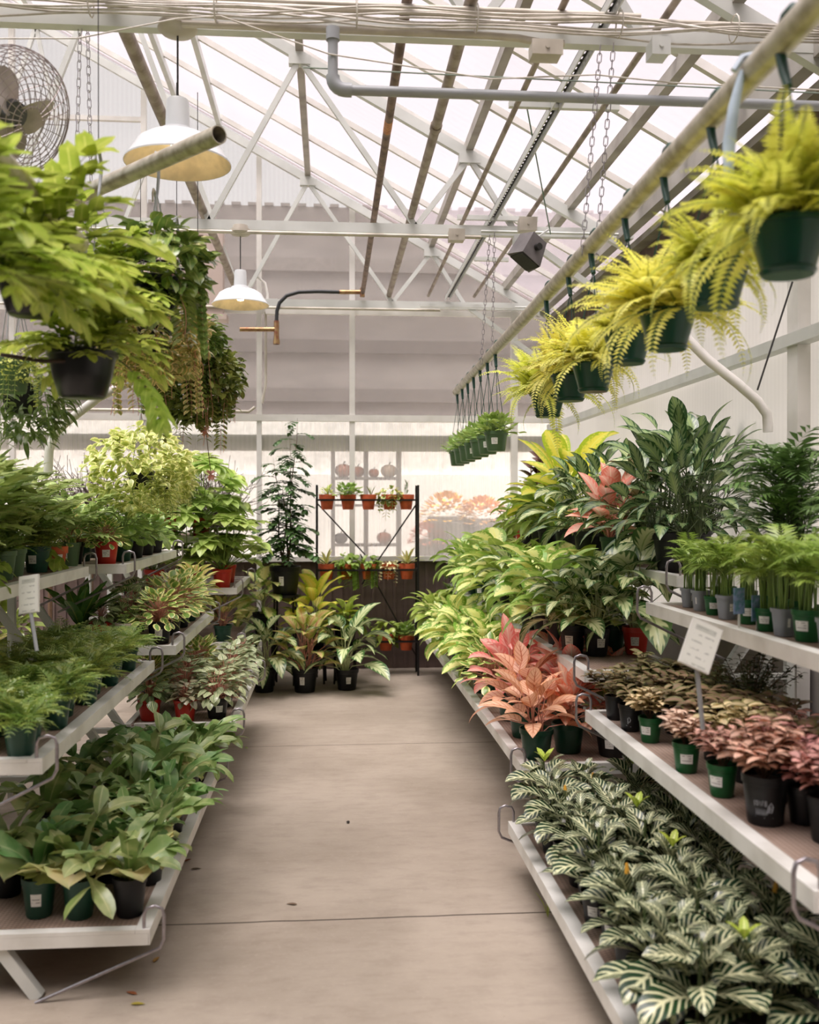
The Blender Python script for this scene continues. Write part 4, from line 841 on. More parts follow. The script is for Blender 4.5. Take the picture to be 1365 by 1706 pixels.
sp('bromeliad', [LM_TAN, ST_G], aroid(12, .03, .02, .13, .02, bend=.7, pet=False, el=(.5, 1.4)), 1); sp('aloe', [LM_PG, ST_G], aroid(5, .02, .01, .12, .02, bend=.3, pet=False, el=(1.1, 1.5)), 1)
def f(g):
    for s in range(80):
        az = R.uniform(0, 6.28); el = R.uniform(.5, 1.5); p = np.array((R.uniform(-.05, .05), R.uniform(-.05, .05), 0)); L = R.uniform(.18, .34); pts = [p]
        for j in range(4):
            d = np.array((math.cos(az) * math.cos(el), math.sin(az) * math.cos(el), math.sin(el))); p = p + d * L / 4; pts.append(p); az += R.uniform(-.5, .5); el += R.uniform(-.3, .2)
            e2 = el + R.uniform(-.6, .6); a2 = az + R.uniform(-1, 1); q = p + np.array((math.cos(a2) * math.cos(e2), math.sin(a2) * math.cos(e2), math.sin(e2))) * L * .3; g.tube([p, q], .0016, 3, 0)
        g.tube(pts, [.004, .003, .0024, .0018, .0012], 4, 0)
sp('twigs', [mat('bare_twig', '54463e', .8)], f, 2)
CREEP = leaf_mat('sprig_leaf', '8aa048', 'a4b860', None, 'plain', .3)
# ---------------------------------------------------------------- potted plants
CAMV = Vector((0, 0, 1.5))
def potted(name, species, x, y, z, label, cat='potted plant', pot='green', d=.11, h=.10, sc=1.0, var=None, group=None, tagged=True, rz=None, tz=None, part='foliage', sy=None):
    rz = R.uniform(0, 2 * PI) if rz is None else rz; t = thing(name, label, cat, (x, y, z), 0, group)
    pm, sm, tm = potmesh(pot, d, h)
    ob('pot', pm, t, rot=(0, 0, R.uniform(0, .3))); ob('soil', sm, t)
    v = SP[species]; ob(part, v[(R.randrange(len(v)) if var is None else var) % len(v)], t, (0, 0, h * .88), (R.uniform(-.06, .06), R.uniform(-.06, .06), rz), sc if sy is None else (sc, sc, sy))
    if tagged: a = math.atan2(-y, -x) + R.uniform(-.5, .5) if tz is None else tz; ob('price_tag', tm, t, rot=(0, 0, a))
    return t
R.seed(5)
# lowest shelf of the near bench by the aisle: zebra plants
for i, y in enumerate([2.2 + .158 * k for k in range(11)]):
    for j, x in enumerate((.84, 1.0, 1.17)):
        sp_ = 'zebra'; ex = ''
        if (i, j) in ((3, 0), (8, 0), (2, 2), (9, 1)): sp_ = 'zebra_bud'; ex = 'yellow budded '
        elif (i, j) in ((10, 0), (10, 2), (6, 1), (7, 2), (4, 1), (0, 1)): sp_ = 'zebra_tip'; ex = 'lime tipped '
        potted('zebra_plant', sp_, x + R.uniform(-.02, .02), y + R.uniform(-.02, .02) + .05 * (j % 2), .21, f'{ex}zebra plant, {("aisle side", "middle", "inner")[j]} row of the lowest right shelf, {ORD[i]} from front', 'plant', 'black', .105, .10, R.uniform(.88, 1.12), None, 'zebra plants on the lowest shelf', j == 0)
# pink spotted plants on the shelf above
front = [(1005, 1204, 'black', .09, 'polka_brown', .95, 'brown green'), (1027, 1223, 'black', .095, 'polka_brown', 1.0, 'olive brown'), (1066, 1242, 'bright', .085, 'polka_cream', .85, 'cream and pink'), (1118, 1292, 'bright', .09, 'polka_pale', .8, 'pale pink'), (1182, 1332, 'bright', .09, 'polka_rose', .85, 'dusty rose'), (1252, 1377, 'black', .125, 'polka_rose', 1.15, 'rose pink, printed black pot'), (1357, 1409, 'black', .11, 'polka_rose', 1.0, 'deep rose')]
for px, py, pt, d, s, sc, c in front:
    q = onz(px, py - 6, .66); x = max(q.x + .04, 1.13); t = potted('polka_dot_plant', s, x, q.y, .66, f'{c} polka dot plant in a {"green" if pt == "bright" else "black"} pot, right shelf edge', 'plant', pt, d, d * 1.05, sc, None, 'polka dot plants', pt == 'bright')
    if '125' in str(d):
        pass
    if (px, py) in ((1252, 1377), (1027, 1223)):
        g = G(); h_ = d * 1.05; rs = lambda z: d / 2 * (.70 + .22 * z / (h_ * .82)) + .0008
        def stroke(q, w_=.0009, a0=math.atan2(-2.3, -1.13)):
            g.tube([(rs(z * h_) * math.cos(a0 + a), rs(z * h_) * math.sin(a0 + a), z * h_) for a, z in q], w_, 4)
        if px == 1252:
            for lt, x_ in (('r', -.5), ('o', -.36), ('w', -.18), ('n', .02)):
                stroke({'r': [(x_, .42), (x_, .52), (x_ + .07, .53)], 'o': [(x_ + .05 * math.cos(k * .8), .48 + .05 * math.sin(k * .8)) for k in range(9)], 'w': [(x_ - .05, .53), (x_ - .02, .43), (x_ + .02, .52), (x_ + .06, .43), (x_ + .1, .54)], 'n': [(x_, .42), (x_, .53), (x_ + .06, .54), (x_ + .08, .42)]}[lt])
            for k in range(6): stroke([(-.45 + .1 * k, .24), (-.43 + .1 * k, .37), (-.38 + .1 * k, .25)])
            stroke([(-.5, .2), (0, .19), (.45, .19)]); stroke([(.12, .28), (.2, .42), (.32, .5), (.42, .42), (.36, .3), (.22, .3), (.3, .42)], .0014)
        else: stroke([(-.1, .3), (-.1, .5), (.05, .56), (.15, .45), (.05, .36), (-.08, .38)], .0012); stroke([(-.3, .24), (.2, .2)])
        ob('printed_mark', g.mesh('printed_mark', [mat('white_pot_print_%d' % px, 'b9bdc2', .6)]), t, label='white printed lettering and swirl')
k = 0
for j, (xo, cs) in enumerate(((1.27, (('polka_rose', 'rose'), ('polka_rose', 'rose'), ('polka_rose', 'dark rose'), ('polka_cream', 'cream brown'), ('polka_brown', 'olive brown'), ('polka_brown', 'brown green'), ('polka_brown', 'green brown'), ('polka_brown', 'muted brown'))), (1.42, (('polka_rose', 'deep rose'), ('polka_rose', 'rose'), ('polka_brown', 'brown pink'), ('polka_rose', 'wine pink'), ('polka_brown', 'green'), ('polka_brown', 'brown'), ('polka_brown', 'olive'), ('polka_brown', 'bronze'))))):
    for i, (s, c) in enumerate(cs):
        potted('polka_dot_plant', s, xo + R.uniform(-.02, .02), 2.3 + .215 * i + R.uniform(-.02, .02), .66, f'{c} polka dot plant, {("second", "wall side")[j]} row of the middle right shelf, {ORD[i]} from front', 'plant', 'black', .10, .10, R.uniform(1.0, 1.25), None, 'polka dot plants', False)
q = onz(1235, 1190, .66); potted('dark_fern', 'dark_fine', 1.47, 3.35, .66, 'dark fine-leaved bush behind the polka dot plants, under the palm shelf', 'plant', 'black', .13, .12, 1.0, tagged=False)
# young palms on the top shelf
for i, (px, py, pt, d) in enumerate([(1137, 1014, 'grey', .075), (1156, 1020, 'grey', .078), (1176, 1027, 'bright', .07), (1199, 1034, 'grey', .085), (1234, 1042, 'bright', .085), (1263, 1054, 'bright', .075), (1292, 1062, 'grey', .085), (1330, 1071, 'bright', .095), (1368, 1083, 'grey', .085)]):
    q = onz(px, py - 3, 1.10); potted('parlour_palm', 'palm_small', q.x + .03, q.y, 1.10, f'small palm in a {"grey square" if pt == "grey" else "round green"} pot, {ORD[i]} from the hook, top shelf edge', 'palm', pt, d, d * 1.0, R.uniform(.95, 1.15), i, 'small parlour palms', True)
for i in range(7):
    potted('parlour_palm', 'palm_small', 1.58 + R.uniform(-.02, .02), 2.65 + .19 * i, 1.10, f'small palm in a green pot, back row of the top shelf, {ORD[i]} from front', 'palm', 'bright', .085, .085, R.uniform(1.0, 1.2), i, 'small parlour palms', False)
# blue flower sticks in two pots
for px, py, lab in ((1232, 1000, 'blue printed care card standing in a small palm pot, the taller one'), (1262, 1012, 'blue green printed care card standing in a neighbouring palm pot')):
    q = P(px, py, 3.2); g = G(); g.box(-.022, .022, -.001, .001, -.045, .04); t = thing('care_card', lab, 'plant label', q, .3)
    tt = NT('blue_card_%d' % px); n = tt.noise(60, 3, coords(tt)); tt.l.new(tt.mix(tt.ramp(n, .4, .6), lin('8d9fc8'), lin('5f8fa0')), tt.b.inputs['Base Color']); ob('card', g.mesh('card', [tt.m], False), t)
    g = G(); g.box(-.004, .004, -.001, .001, -.09, -.045); ob('stake', g.mesh('stake', [M_PAPER], False), t)
potted('large_parlour_palm', 'palm_big', 1.68, 3.5, 1.10, 'big dark parlour palm spreading above the row of small palms', 'palm', 'black', .2, .18, .85, 0, None, False)
potted('large_parlour_palm', 'palm_big', 1.72, 3.0, 1.10, 'big dark parlour palm cut by the picture edge', 'palm', 'black', .2, .16, .7, 1, None, False)
# lowest shelf of the long bench
fl = [(.895, 4.22, 'salmon', 'green', .15, .13, .95, 'salmon pink aglaonema with yellow lower leaves in the front green pot'), (1.06, 4.32, 'pink', 'green', .15, .13, .8, 'pink aglaonema in the second green pot, tucked behind the salmon one'), (1.24, 4.24, 'pinkrib', 'black', .16, .12, 1.1, 'dark green aglaonema with pink stems in the tagged black pot'),
      (.92, 4.62, 'salmon', 'green', .15, .13, 1.05, 'salmon leaved aglaonema second along the aisle edge'), (1.14, 4.66, 'pink', 'green', .15, .13, 1.12, 'bright pink aglaonema at the centre of the pink cluster'), (.93, 5.0, 'pink', 'green', .15, .13, 1.1, 'light pink aglaonema third along the aisle edge'), (1.2, 5.02, 'pink', 'green', .15, .13, 1.2, 'rosy aglaonema at the back of the pink cluster'), (1.33, 4.62, 'pink', 'black', .15, .13, .95, 'red pink aglaonema under the shelf above')]
for x, y, s, pt, d, h, sc, lab in fl: potted('pink_aglaonema', s, x, y, .41, lab, 'plant', pt, d, h, sc, None, None, pt == 'black')
i = 0
for y in (5.45, 5.75, 6.1, 6.45, 6.8, 7.15, 7.5, 7.9, 8.3, 8.65):
    for j, x in enumerate((.92, 1.17)):
        s, c = (('obtusifolia', 'green white-edged') if y < 5.6 else ('dieffenbachia', 'cream centred') if y < 7 else ('peace_lily', 'mid green') if (i % 3 == 1) else ('cream_small', 'yellow splashed'))
        potted('foliage_plant', s, x + R.uniform(-.03, .03), y, .41, f'{c} plant, {("aisle", "inner")[j]} row, long lowest shelf, {ORD[i // 2]} beyond the pink ones', 'plant', 'green', .13, .12, R.uniform(.95, 1.15) * (1.3 if s == 'obtusifolia' else 1), None, 'plants on the long lowest shelf', j == 0); i += 1
# middle shelf of the long bench
ms = [(1048, 1100, 'red', .13, 'aglaonema', 1.35, 'large silver aglaonema in a red pot, leaves hanging over the shelf'), (982, 1103, 'black', .13, 'aglaonema', 1.05, 'silver aglaonema in a ribbed black pot beside the red pot')]
for px, py, pt, d, s, sc, lab in ms: q = onz(px, py - 8, .80); potted('silver_aglaonema', s, q.x + .05, q.y + .05, .80, lab, 'plant', pt, d, d, sc, None, None, True)
ys = [4.62, 4.92, 5.25, 5.6, 5.95, 6.3, 6.65, 7.0, 7.4, 7.8, 8.2, 8.6]
for i, y in enumerate(ys):
    s, c = (('aglaonema', 'silver streaked'), ('peace_lily', 'glossy green'), ('dieffenbachia', 'cream centred'), ('peace_lily', 'plain green'))[i % 4] if i < 7 else (('cream_small', 'cream splashed'), ('peace_lily', 'mid green'))[i % 2]
    potted('peace_lily' if 'peace' in s else 'silver_aglaonema' if s == 'aglaonema' else 'cream_aglaonema', s, 1.155, y, .80, f'{c} plant in a black pot, {ORD[i]} along the edge behind the silver aglaonema', 'plant', 'black' if i < 8 else 'green', .13, .14, R.uniform(.95, 1.15) * (.85 if s == 'aglaonema' else 1.1), None, 'plants along the long middle shelf', i % 2 == 0)
    s, c = (('cream_small', 'pale cream'), ('dieffenbachia', 'cream centred'), ('peace_lily', 'green'))[i % 3]
    potted('foliage_plant', s, 1.38, y + .1, .80, f'{c} plant, back row of the long middle shelf, {ORD[i]} from front', 'plant', 'green', .13, .13, R.uniform(1.05, 1.25), None, 'plants along the long middle shelf', False)
# top shelf of the long bench
ts = [(1.72, 5.25, 'aglaonema', 'olive', .19, .17, 1.2, 'tall silver green aglaonema in the tagged olive green pot'), (1.6, 4.45, 'aglaonema_dark', 'black', .22, .18, .95, 'dark leafy aglaonema standing nearest the big palm'), (1.78, 4.75, 'aglaonema_dark', 'black', .22, .2, 1.15, 'tallest dark green aglaonema in the middle of the top shelf'), (1.86, 5.0, 'aglaonema_dark', 'black', .22, .2, 1.15, 'dark green aglaonema close to the side wall column'),
      (1.62, 5.7, 'aglaonema_dark', 'black', .2, .18, 1.0, 'dark aglaonema behind the olive pot'), (1.52, 5.7, 'aglaonema', 'black', .18, .16, 1.0, 'silver marked aglaonema on the edge beside the red one'), (1.56, 6.35, 'aglaonema', 'black', .18, .16, 1.1, 'silver aglaonema behind the red leaved plant'), (1.64, 6.7, 'yellow', 'green', .2, .2, 1.25, 'tall yellow green dieffenbachia rising under the hanging ferns'), (1.72, 7.25, 'yellow', 'green', .2, .2, 1.15, 'yellow dieffenbachia at the back, nearer the end wall'),
      (1.53, 5.2, 'pink', 'green', .16, .14, 1.25, 'red pink aglaonema glowing among dark leaves on the top shelf'), (1.6, 7.75, 'rubber', 'black', .22, .2, 1.0, 'burgundy rubber plant on the top shelf near the end wall'), (1.55, 6.9, 'peace_lily', 'black', .16, .15, 1.35, 'green peace lily in front of the rubber plant'), (1.6, 7.4, 'peace_lily', 'black', .16, .15, 1.3, 'green peace lily beside the rubber plant'), (1.58, 7.95, 'peace_lily', 'red', .14, .12, 1.1, 'leafy plant in a red pot, far part of the top shelf'), (1.57, 8.5, 'aglaonema_dark', 'red', .13, .11, .45, 'small dark plant in a red pot at the end of the top shelf'), (1.74, 8.3, 'peace_lily', 'red', .14, .12, 1.1, 'plant in a red pot close to the end wall corner')]
for x, y, s, pt, d, h, sc, lab in ts: potted('top_shelf_plant', s, x, y, 1.20, lab, 'plant', pt, d, h, sc, None, None, pt == 'olive')
# ---------------------------------------------------------------- left side
n = 0
for j, x in enumerate((-.64, -.78, -.93, -1.08)):
    ys = {0: (3.2, 3.47, 3.73, 3.98, 4.25, 4.5, 4.74, 4.92), 1: (3.2, 3.5, 3.8, 4.1, 4.4, 4.75), 2: (3.22, 3.55, 3.9, 4.3, 4.7), 3: (3.4, 3.9, 4.4)}[j]
    for i, y in enumerate(ys):
        pt = 'black' if (i + j) % 3 else 'black'; pt = 'green' if (j, i) in ((1, 0), (2, 0), (2, 2), (1, 3)) else 'black'
        if (j, i) == (0, 1): x0 = -.66
        potted('staghorn_fern', 'staghorn', x + R.uniform(-.015, .015), y, .20, f'forked staghorn fern in a {pt} pot, {ORD[j]} row from the aisle, {ORD[i]} from front', 'fern', pt, .11, .125, R.uniform(1.3, 1.55) if j else R.uniform(1.15, 1.35), None, 'staghorn ferns', (j, i) in ((2, 0), (0, 2), (0, 4)))
t = potted('staghorn_fern', 'staghorn', -.60, 4.95, .20, 'staghorn fern leaning out over the aisle end of the lowest left shelf', 'fern', 'black', .11, .12, 1.15, 1, 'staghorn ferns', False)
# plants on a second bench behind the fern benches, glimpsed between the shelves
bench('plain metal bench standing behind the staghorn fern bench, half hidden', [(.52, -1.86, -2.5), (.98, -2.0, -2.6)], 3.1, 6.7, 1)
i = 0
for z, x in ((.52, -2.02), (.98, -2.16)):
    for y in (3.35, 3.8, 4.3, 4.8, 5.3, 5.8, 6.4):
        s, c = (('tan', 'pink mottled'), ('peace_lily', 'dark glossy'), ('aglaonema', 'silver marked'), ('rubber', 'burgundy leaved'), ('herb', 'bushy green'))[i % 5]
        potted('foliage_plant', s, x, y, z, f'{c} plant, {"upper" if z > .6 else "lower"} tier of the half hidden bench, {ORD[i % 7]} from front', 'plant', 'black', .15, .14, {'herb': 1.8, 'rubber': .6}.get(s, .9), None, 'plants on the half hidden bench', False); i += 1
# feathery ferns
for j, (x, ys) in enumerate(((-.955, (3.13, 3.3, 3.52, 3.72, 3.95, 4.15, 4.35, 4.55, 4.73, 4.88)), (-1.1, (3.2, 3.42, 3.63, 3.87, 4.08, 4.3, 4.52, 4.75)), (-1.25, (3.2, 3.5, 3.8, 4.1, 4.45, 4.8)))):
    for i, y in enumerate(ys): potted('feathery_fern', 'feather', x + (i % 2) * -.03, y, .73, f'finely cut feathery fern in a green pot, {("aisle", "middle", "inner")[j]} row, {ORD[i]} from front', 'fern', 'green', .105, .105, R.uniform(.78, .98), None, 'feathery ferns', False)
# top shelf, bench of the ferns
for px, py, pt, s, sc, lab in ((10, 970, 'olive', 'feather', .9, 'feathery fern in an olive pot at the picture edge'), (69, 957, 'green', 'feather', .95, 'dark feathery fern in the tagged green pot on the top shelf'), (121, 947, 'olive', 'lobed', .85, 'blue green lobed fern in the tagged olive pot')):
    q = onz(px, py - 4, 1.20); potted('shelf_fern', s, q.x - .02, q.y, 1.20, lab, 'fern', pt, .125, .12, sc, None, None, True)
potted('shelf_fern', 'lobed', -1.33, 4.9, 1.20, 'lobed fern in a terracotta pot at the aisle end of the top shelf', 'fern', 'clay', .12, .11, .8)
for i, (x, y, s, sc, c) in enumerate([(-1.42, 3.6, 'lobed', 1.0, 'blue green'), (-1.62, 3.8, 'lobed_bright', .95, 'bright green'), (-1.42, 4.0, 'lobed', 1.1, 'pale blue green'), (-1.65, 4.3, 'lobed', 1.15, 'tall grey green'), (-1.38, 4.4, 'lobed', 1.0, 'upright blue green'), (-1.5, 4.75, 'lobed', 1.1, 'broad lobed green'), (-1.68, 4.8, 'lobed_bright', .95, 'yellowish green'), (-1.65, 3.4, 'lobed', 1.05, 'large blue green')]):
    potted('lobed_fern', s, x, y, 1.20, f'{c} deeply lobed fern, {ORD[i]} behind the front pots of the top shelf', 'fern', 'olive', .13, .12, sc * 1.15, None, 'lobed ferns', False)
# bench with peperomias, lowest
for i, (x, y, s, pt, sc, lab) in enumerate([(-.60, 5.3, 'ripple', 'black', 1.15, 'silver ripple peperomia in a tagged black pot at the corner'), (-.76, 5.25, 'ripple_purple', 'red', 1.0, 'purple brown ripple peperomia in a red pot'), (-.95, 5.28, 'watermelon', 'red', .9, 'striped peperomia in a red pot above the staghorns'), (-.60, 5.6, 'ripple', 'black', 1.25, 'silver ripple peperomia second along the edge'), (-.80, 5.55, 'ripple', 'black', 1.25, 'silver ripple peperomia behind the red pot'), (-.6, 5.95, 'ripple', 'black', 1.25, 'silver ripple peperomia third along the edge'), (-.82, 5.9, 'ripple', 'green', 1.25, 'silver peperomia in the thick of the cluster'), (-.6, 6.3, 'ripple', 'black', 1.2, 'silver ripple peperomia fourth along the edge'), (-.6, 6.6, 'ripple', 'black', 1.15, 'silver ripple peperomia next to the far hook'), (-.84, 6.3, 'obtusifolia', 'green', 1.1, 'cream edged peperomia behind the silver ones'), (-.84, 6.6, 'obtusifolia', 'green', 1.0, 'cream edged peperomia at the dark back corner'), (-1.0, 5.6, 'obtusifolia', 'green', 1.1, 'green mottled peperomia in shade'), (-1.0, 6.0, 'herb', 'green', 1.3, 'leafy green plant in the shade under the shelf')]):
    potted('peperomia', s, x, y, .38, lab, 'plant', pt, .125, .11, sc, None, None, i == 0)
g = G()
for i, (x, y, s, pt, sc, lab) in enumerate([(-.90, 5.3, 'obtusifolia', 'black', 1.05, 'cream edged peperomia by the front hook of the middle shelf'), (-1.08, 5.42, 'watermelon', 'black', 1.1, 'striped peperomia with broad leaves above the cream pot'), (-1.2, 5.28, 'watermelon', 'red', .8, 'small striped peperomia in a red bowl'), (-.9, 5.65, 'obtusifolia', 'black', 1.3, 'large cream edged peperomia, second by the edge'), (-.9, 6.0, 'obtusifolia', 'black', 1.25, 'cream edged peperomia, third by the edge'), (-.9, 6.35, 'obtusifolia', 'green', 1.2, 'cream edged peperomia, fourth by the edge'), (-.9, 6.65, 'tan', 'green', .7, 'pinkish mottled plant at the far hook of the middle shelf'), (-1.12, 5.8, 'watermelon', 'black', 1.3, 'striped peperomia in the second row'), (-1.12, 6.25, 'ripple', 'black', 1.3, 'silver peperomia under the top shelf')]):
    potted('peperomia', s, x, y, .78, lab, 'plant', pt, .13, .12, sc, None, None, i == 0)
potted('peperomia', 'pilea', -1.06, 5.22, .78, 'tiny leafy plant in the cream coloured pot', 'plant', 'cream', .11, .12, .35, tagged=False); potted('nest_fern', 'nest_fern', -1.3, 5.1 + .15, .78, 'dark wavy nest fern standing behind the feathery ferns', 'fern', 'green', .13, .1, 1.15, tagged=False)
for i, (x, y, s, pt, sc, lab) in enumerate([(-1.34, 5.25, 'obtusifolia', 'black', 1.25, 'cream variegated plant in a black pot at the shelf corner'), (-1.17, 5.27, 'obtusifolia', 'red', .8, 'small variegated plant in a tagged red pot'), (-1.16, 5.6, 'pilea', 'green', 1.1, 'round leaved plant over the middle of the top shelf'), (-1.38, 5.6, 'pilea', 'green', 1.3, 'round leaved plant at the back of the top shelf'), (-1.16, 5.95, 'pilea', 'black', 1.2, 'bright round leaved plant by the shelf edge'), (-1.4, 6.0, 'herb', 'black', 1.8, 'leafy green plant behind the round leaved ones'), (-1.16, 6.3, 'herb', 'black', 1.6, 'broad leafy plant near the far hook of the top shelf'), (-1.16, 6.62, 'pilea', 'black', 1.0, 'trailing round leaved plant at the end of the top shelf'), (-1.4, 6.4, 'pilea', 'black', 1.2, 'round leaved plant half hidden behind the leafy one')]):
    potted('peperomia', s, x, y, 1.20, lab, 'plant', pt, .13, .12, sc, None, None, i == 1)
# star leaved plants in red pots
for x, y, z, sc, lab in ((-.80, 7.42, .90, 1.05, 'star leaved plant in a red pot, aisle side of the middle step'), (-1.06, 7.42, .90, 1.05, 'star leaved plant in a red pot, inner side of the middle step'), (-1.3, 7.42, .9, .9, 'star leaved plant half hidden on the middle step'), (-.96, 7.45, 1.28, 1.0, 'star leaved plant in a red pot on the top step, aisle side'), (-1.2, 7.42, 1.28, 1.0, 'star leaved plant in a red pot on the top step, second'), (-1.02, 7.95, 1.28, 1.1, 'star leaved plant at the back of the top step'), (-.82, 7.95, .9, 1.1, 'star leaved plant at the back of the middle step')):
    potted('star_leaf_plant', 'fatsia', x, y, z, lab, 'plant', 'red', .15, .14, sc * 1.15, None, 'star leaved plants', False)
for x, y, lab in ((-.8, 7.45, 'mottled peperomia on the lowest step, aisle side'), (-1.05, 7.45, 'mottled peperomia on the lowest step, inner side')): potted('peperomia', 'tan', x, y, .5, lab, 'plant', 'green', .14, .12, .7, tagged=False)
# floor plants in front of the end wall
for px, yy, s, pt, d, h, sc, lab in ((440, 8.0, 'aglaonema', 'black', .2, .18, 1.25, 'silver green aglaonema on the floor closest to the benches'), (508, 8.0, 'tan', 'black', .22, .2, 1.35, 'tan and pink mottled aglaonema in a tagged black pot on the floor'), (578, 8.1, 'aglaonema', 'black', .2, .17, 1.35, 'silver leaved aglaonema in a round black pot, floor, beside the rack')):
    p = P(px, 1100, yy); potted('floor_plant', s, p.x, p.y, 0, lab, 'plant', pt, d, h, sc)
def stool(x, y, h, lab):
    t = thing('plant_stand', lab, 'stand', (x, y, 0)); g = G(); g.lathe([(.001, h), (.13, h), (.13, h - .02), (.001, h - .02)], 20); ob('stand_top', g.mesh('stand_top', [M_BLACKIRON]), t)
    for k in range(4): a = k * PI / 2 + .7; g = G(); g.tube([(.11 * math.cos(a), .11 * math.sin(a), h - .02), (.12 * math.cos(a), .12 * math.sin(a), 0)], .01, 6); ob('leg', g.mesh('leg', [M_BLACKIRON]), t)
p = P(475, 900, 8.35); stool(p.x, p.y, .76, 'black stand lifting the slender tree'); potted('slender_tree', 'tree', p.x, p.y, .76, 'slender dark leaved tree in a tagged black nursery pot', 'tree', 'black', .27, .24, 1.0, 0)
for px, hh, s, sc, lab in ((440, .42, 'dieffenbachia', 1.25, 'yellow green dieffenbachia raised below the slender tree'), (525, .3, 'yellow', .95, 'big pale yellow dieffenbachia behind the tan aglaonema'), (575, .3, 'peace_lily', .9, 'dark leafy plant between the pale dieffenbachia and the rack')):
    p = P(px, 1000, 8.42); stool(p.x, p.y, hh, lab.split()[0] + ' plant\'s low black stand, ' + ('under the slender tree' if px == 440 else 'behind the tan aglaonema' if px == 525 else 'beside the iron rack'))
    potted('floor_plant', s, p.x, p.y, hh, lab, 'plant', 'black', .2, .18, sc, tagged=False)
# ---------------------------------------------------------------- iron pot rack
x0 = ony(528, 900, 8.72).x; x1 = ony(697, 900, 8.72).x; YR = 8.72; zz = lambda py: ony(600, py, YR).z
t = thing('pot_rack', 'black iron rack with rings holding terracotta pots at the end wall', 'rack', ((x0 + x1) / 2, YR, 0)); hw = (x1 - x0) / 2
for s in (-1, 1):
    for dy in (-.0, .2): g = G(); g.bar((s * hw, dy, 0), (s * hw, dy, zz(808)), .018, .018); ob('post', g.mesh('post', [M_BLACKIRON], False), t)
    for z in (zz(833), zz(950), zz(1066)): g = G(); g.bar((s * hw, 0, z), (s * hw, .2, z), .012, .012); ob('side_rail', g.mesh('side_rail', [M_BLACKIRON], False), t)
TR = [(zz(833), (545, 580, 614, 649, 677)), (zz(950), (544, 579, 614, 648, 678)), (zz(1070), (643, 677))]
for z, pxs in TR:
    g = G(); g.bar((-hw, 0, z), (hw, 0, z), .01, .016); ob('pot_rail', g.mesh('pot_rail', [M_BLACKIRON], False), t)
    for px in pxs:
        c = ony(px, 900, YR + .085).x - t.location.x; g = G(); g.tube([(c + .062 * math.cos(a), .085 + .062 * math.sin(a), z) for a in np.linspace(0, 2 * PI, 21)[:-1]], .005, 5, closed=True); ob('pot_ring', g.mesh('pot_ring', [M_BLACKIRON]), t)
for a, b in (((-hw, .1, zz(838)), (-.02, .1, zz(925))), ((hw, .1, zz(838)), (-.05, .1, zz(975))), ((-.06, .2, zz(925)), (hw, .2, zz(1100)))):
    g = G(); g.bar(a, b, .012, .02, (0, 1, 0)); ob('cross_brace', g.mesh('cross_brace', [M_BLACKIRON], False), t)
RK = [[('cream_small', .45, 'sprouting pale plant'), ('herb', 1.15, 'bushy round green plant'), ('aloe', .8, 'sparse upright plant'), ('ivy_small', 1.3, 'trailing variegated ivy'), ('spiky', 1.2, 'spiky little conifer')],
      [('bromeliad', 1.1, 'orange tinged bromeliad'), ('pothos', .95, 'long trailing pothos'), ('pothos', .8, 'bright leafy pothos'), ('silver_trailer', 1.3, 'white silvery trailing plant'), ('bromeliad', 1.2, 'pinkish spiky bromeliad')], [('pothos_floor', 1.0, 'dark green trailing plant'), ('herb', 1.2, 'small purple green plant')]]
for (z, pxs), row, rn in zip(TR, RK, ('top', 'middle', 'lowest')):
    for px, (s, sc, c) in zip(pxs, row):
        c_ = ony(px, 900, YR + .085).x; potted('terracotta_pot_plant', s, c_, YR + .085, z - .085, f'{c} in a terracotta pot on the {rn} rail of the iron rack', 'potted plant', 'clay', .145, .135, sc, None, 'terracotta pots on the rack', False)
# ---------------------------------------------------------------- hanging baskets
def hook_and_wires(t, top, r, zr, m, hs=1.0):
    """top, zr relative to the basket base"""
    g = G(); z = top; g.tube([(0, -.036, z - .012), (0, -.04, z + .02), (0, -.02, z + .042), (0, .012, z + .04), (0, .034, z + .018), (0, .038, z - .02), (0, .02, z - .07), (0, 0, z - .11)], [v_ * hs for v_ in (.007, .009, .011, .012, .012, .012, .011, .009)], 8); ob('hook', g.mesh('hook', [m]), t)
    for k in range(3): a = k * 2.094 + .5; g = G(); g.tube([(0, 0, z - .1), (r * math.cos(a), r * math.sin(a), zr)], .0022, 5); ob('hanger_wire', g.mesh('hanger_wire', [m]), t)
def basket(px, Y, py_rim, species, sc, d, h, pt, lab, rel=None, var=None, cat='fern', name='hanging_fern', group='yellow ferns on the long pipe', tagged=True, sy=None, tz=None):
    x = hp(Y); z = P(px, py_rim, Y * 1.02).z - h; z = ony(px, py_rim, Y).z - h
    t = potted(name, species, x, Y, z, lab, cat, pt, d, h, sc, var, group, tagged, sy=sy, tz=tz); hook_and_wires(t, 2.475 - z + .0, d * .46, h, POTM['basket']); return t
for px, Y, pr, s, sc, lab, tg in ((1330, 1.96, 372, 'lime', 1.15, 'huge lime fern basket closest to the camera on the pipe', 0), (1225, 2.36, 440, 'lime', .85, 'lime fern in a wide green basket, second on the pipe', 0), (1128, 2.73, 520, 'lemon', 1.25, 'fluffy lemon yellow fern, third on the pipe, tagged pot', 1),
                                  (1055, 3.13, 551, 'lime', .8, 'smaller lime fern in the tagged green pot, fourth on the pipe', 1), (992, 3.58, 604, 'lemon', 1.2, 'lemon fern, fifth on the pipe, leaves spilling forward', 0), (948, 3.96, 624, 'lemon', 1.2, 'lemon fern, sixth on the pipe', 0), (903, 4.42, 655, 'lemon', 1.35, 'lemon fern with long fronds, last of the large baskets', 1)):
    basket(px, Y, pr, s, sc, .165, .11, 'basket', lab, tagged=bool(tg), tz=-2.1)
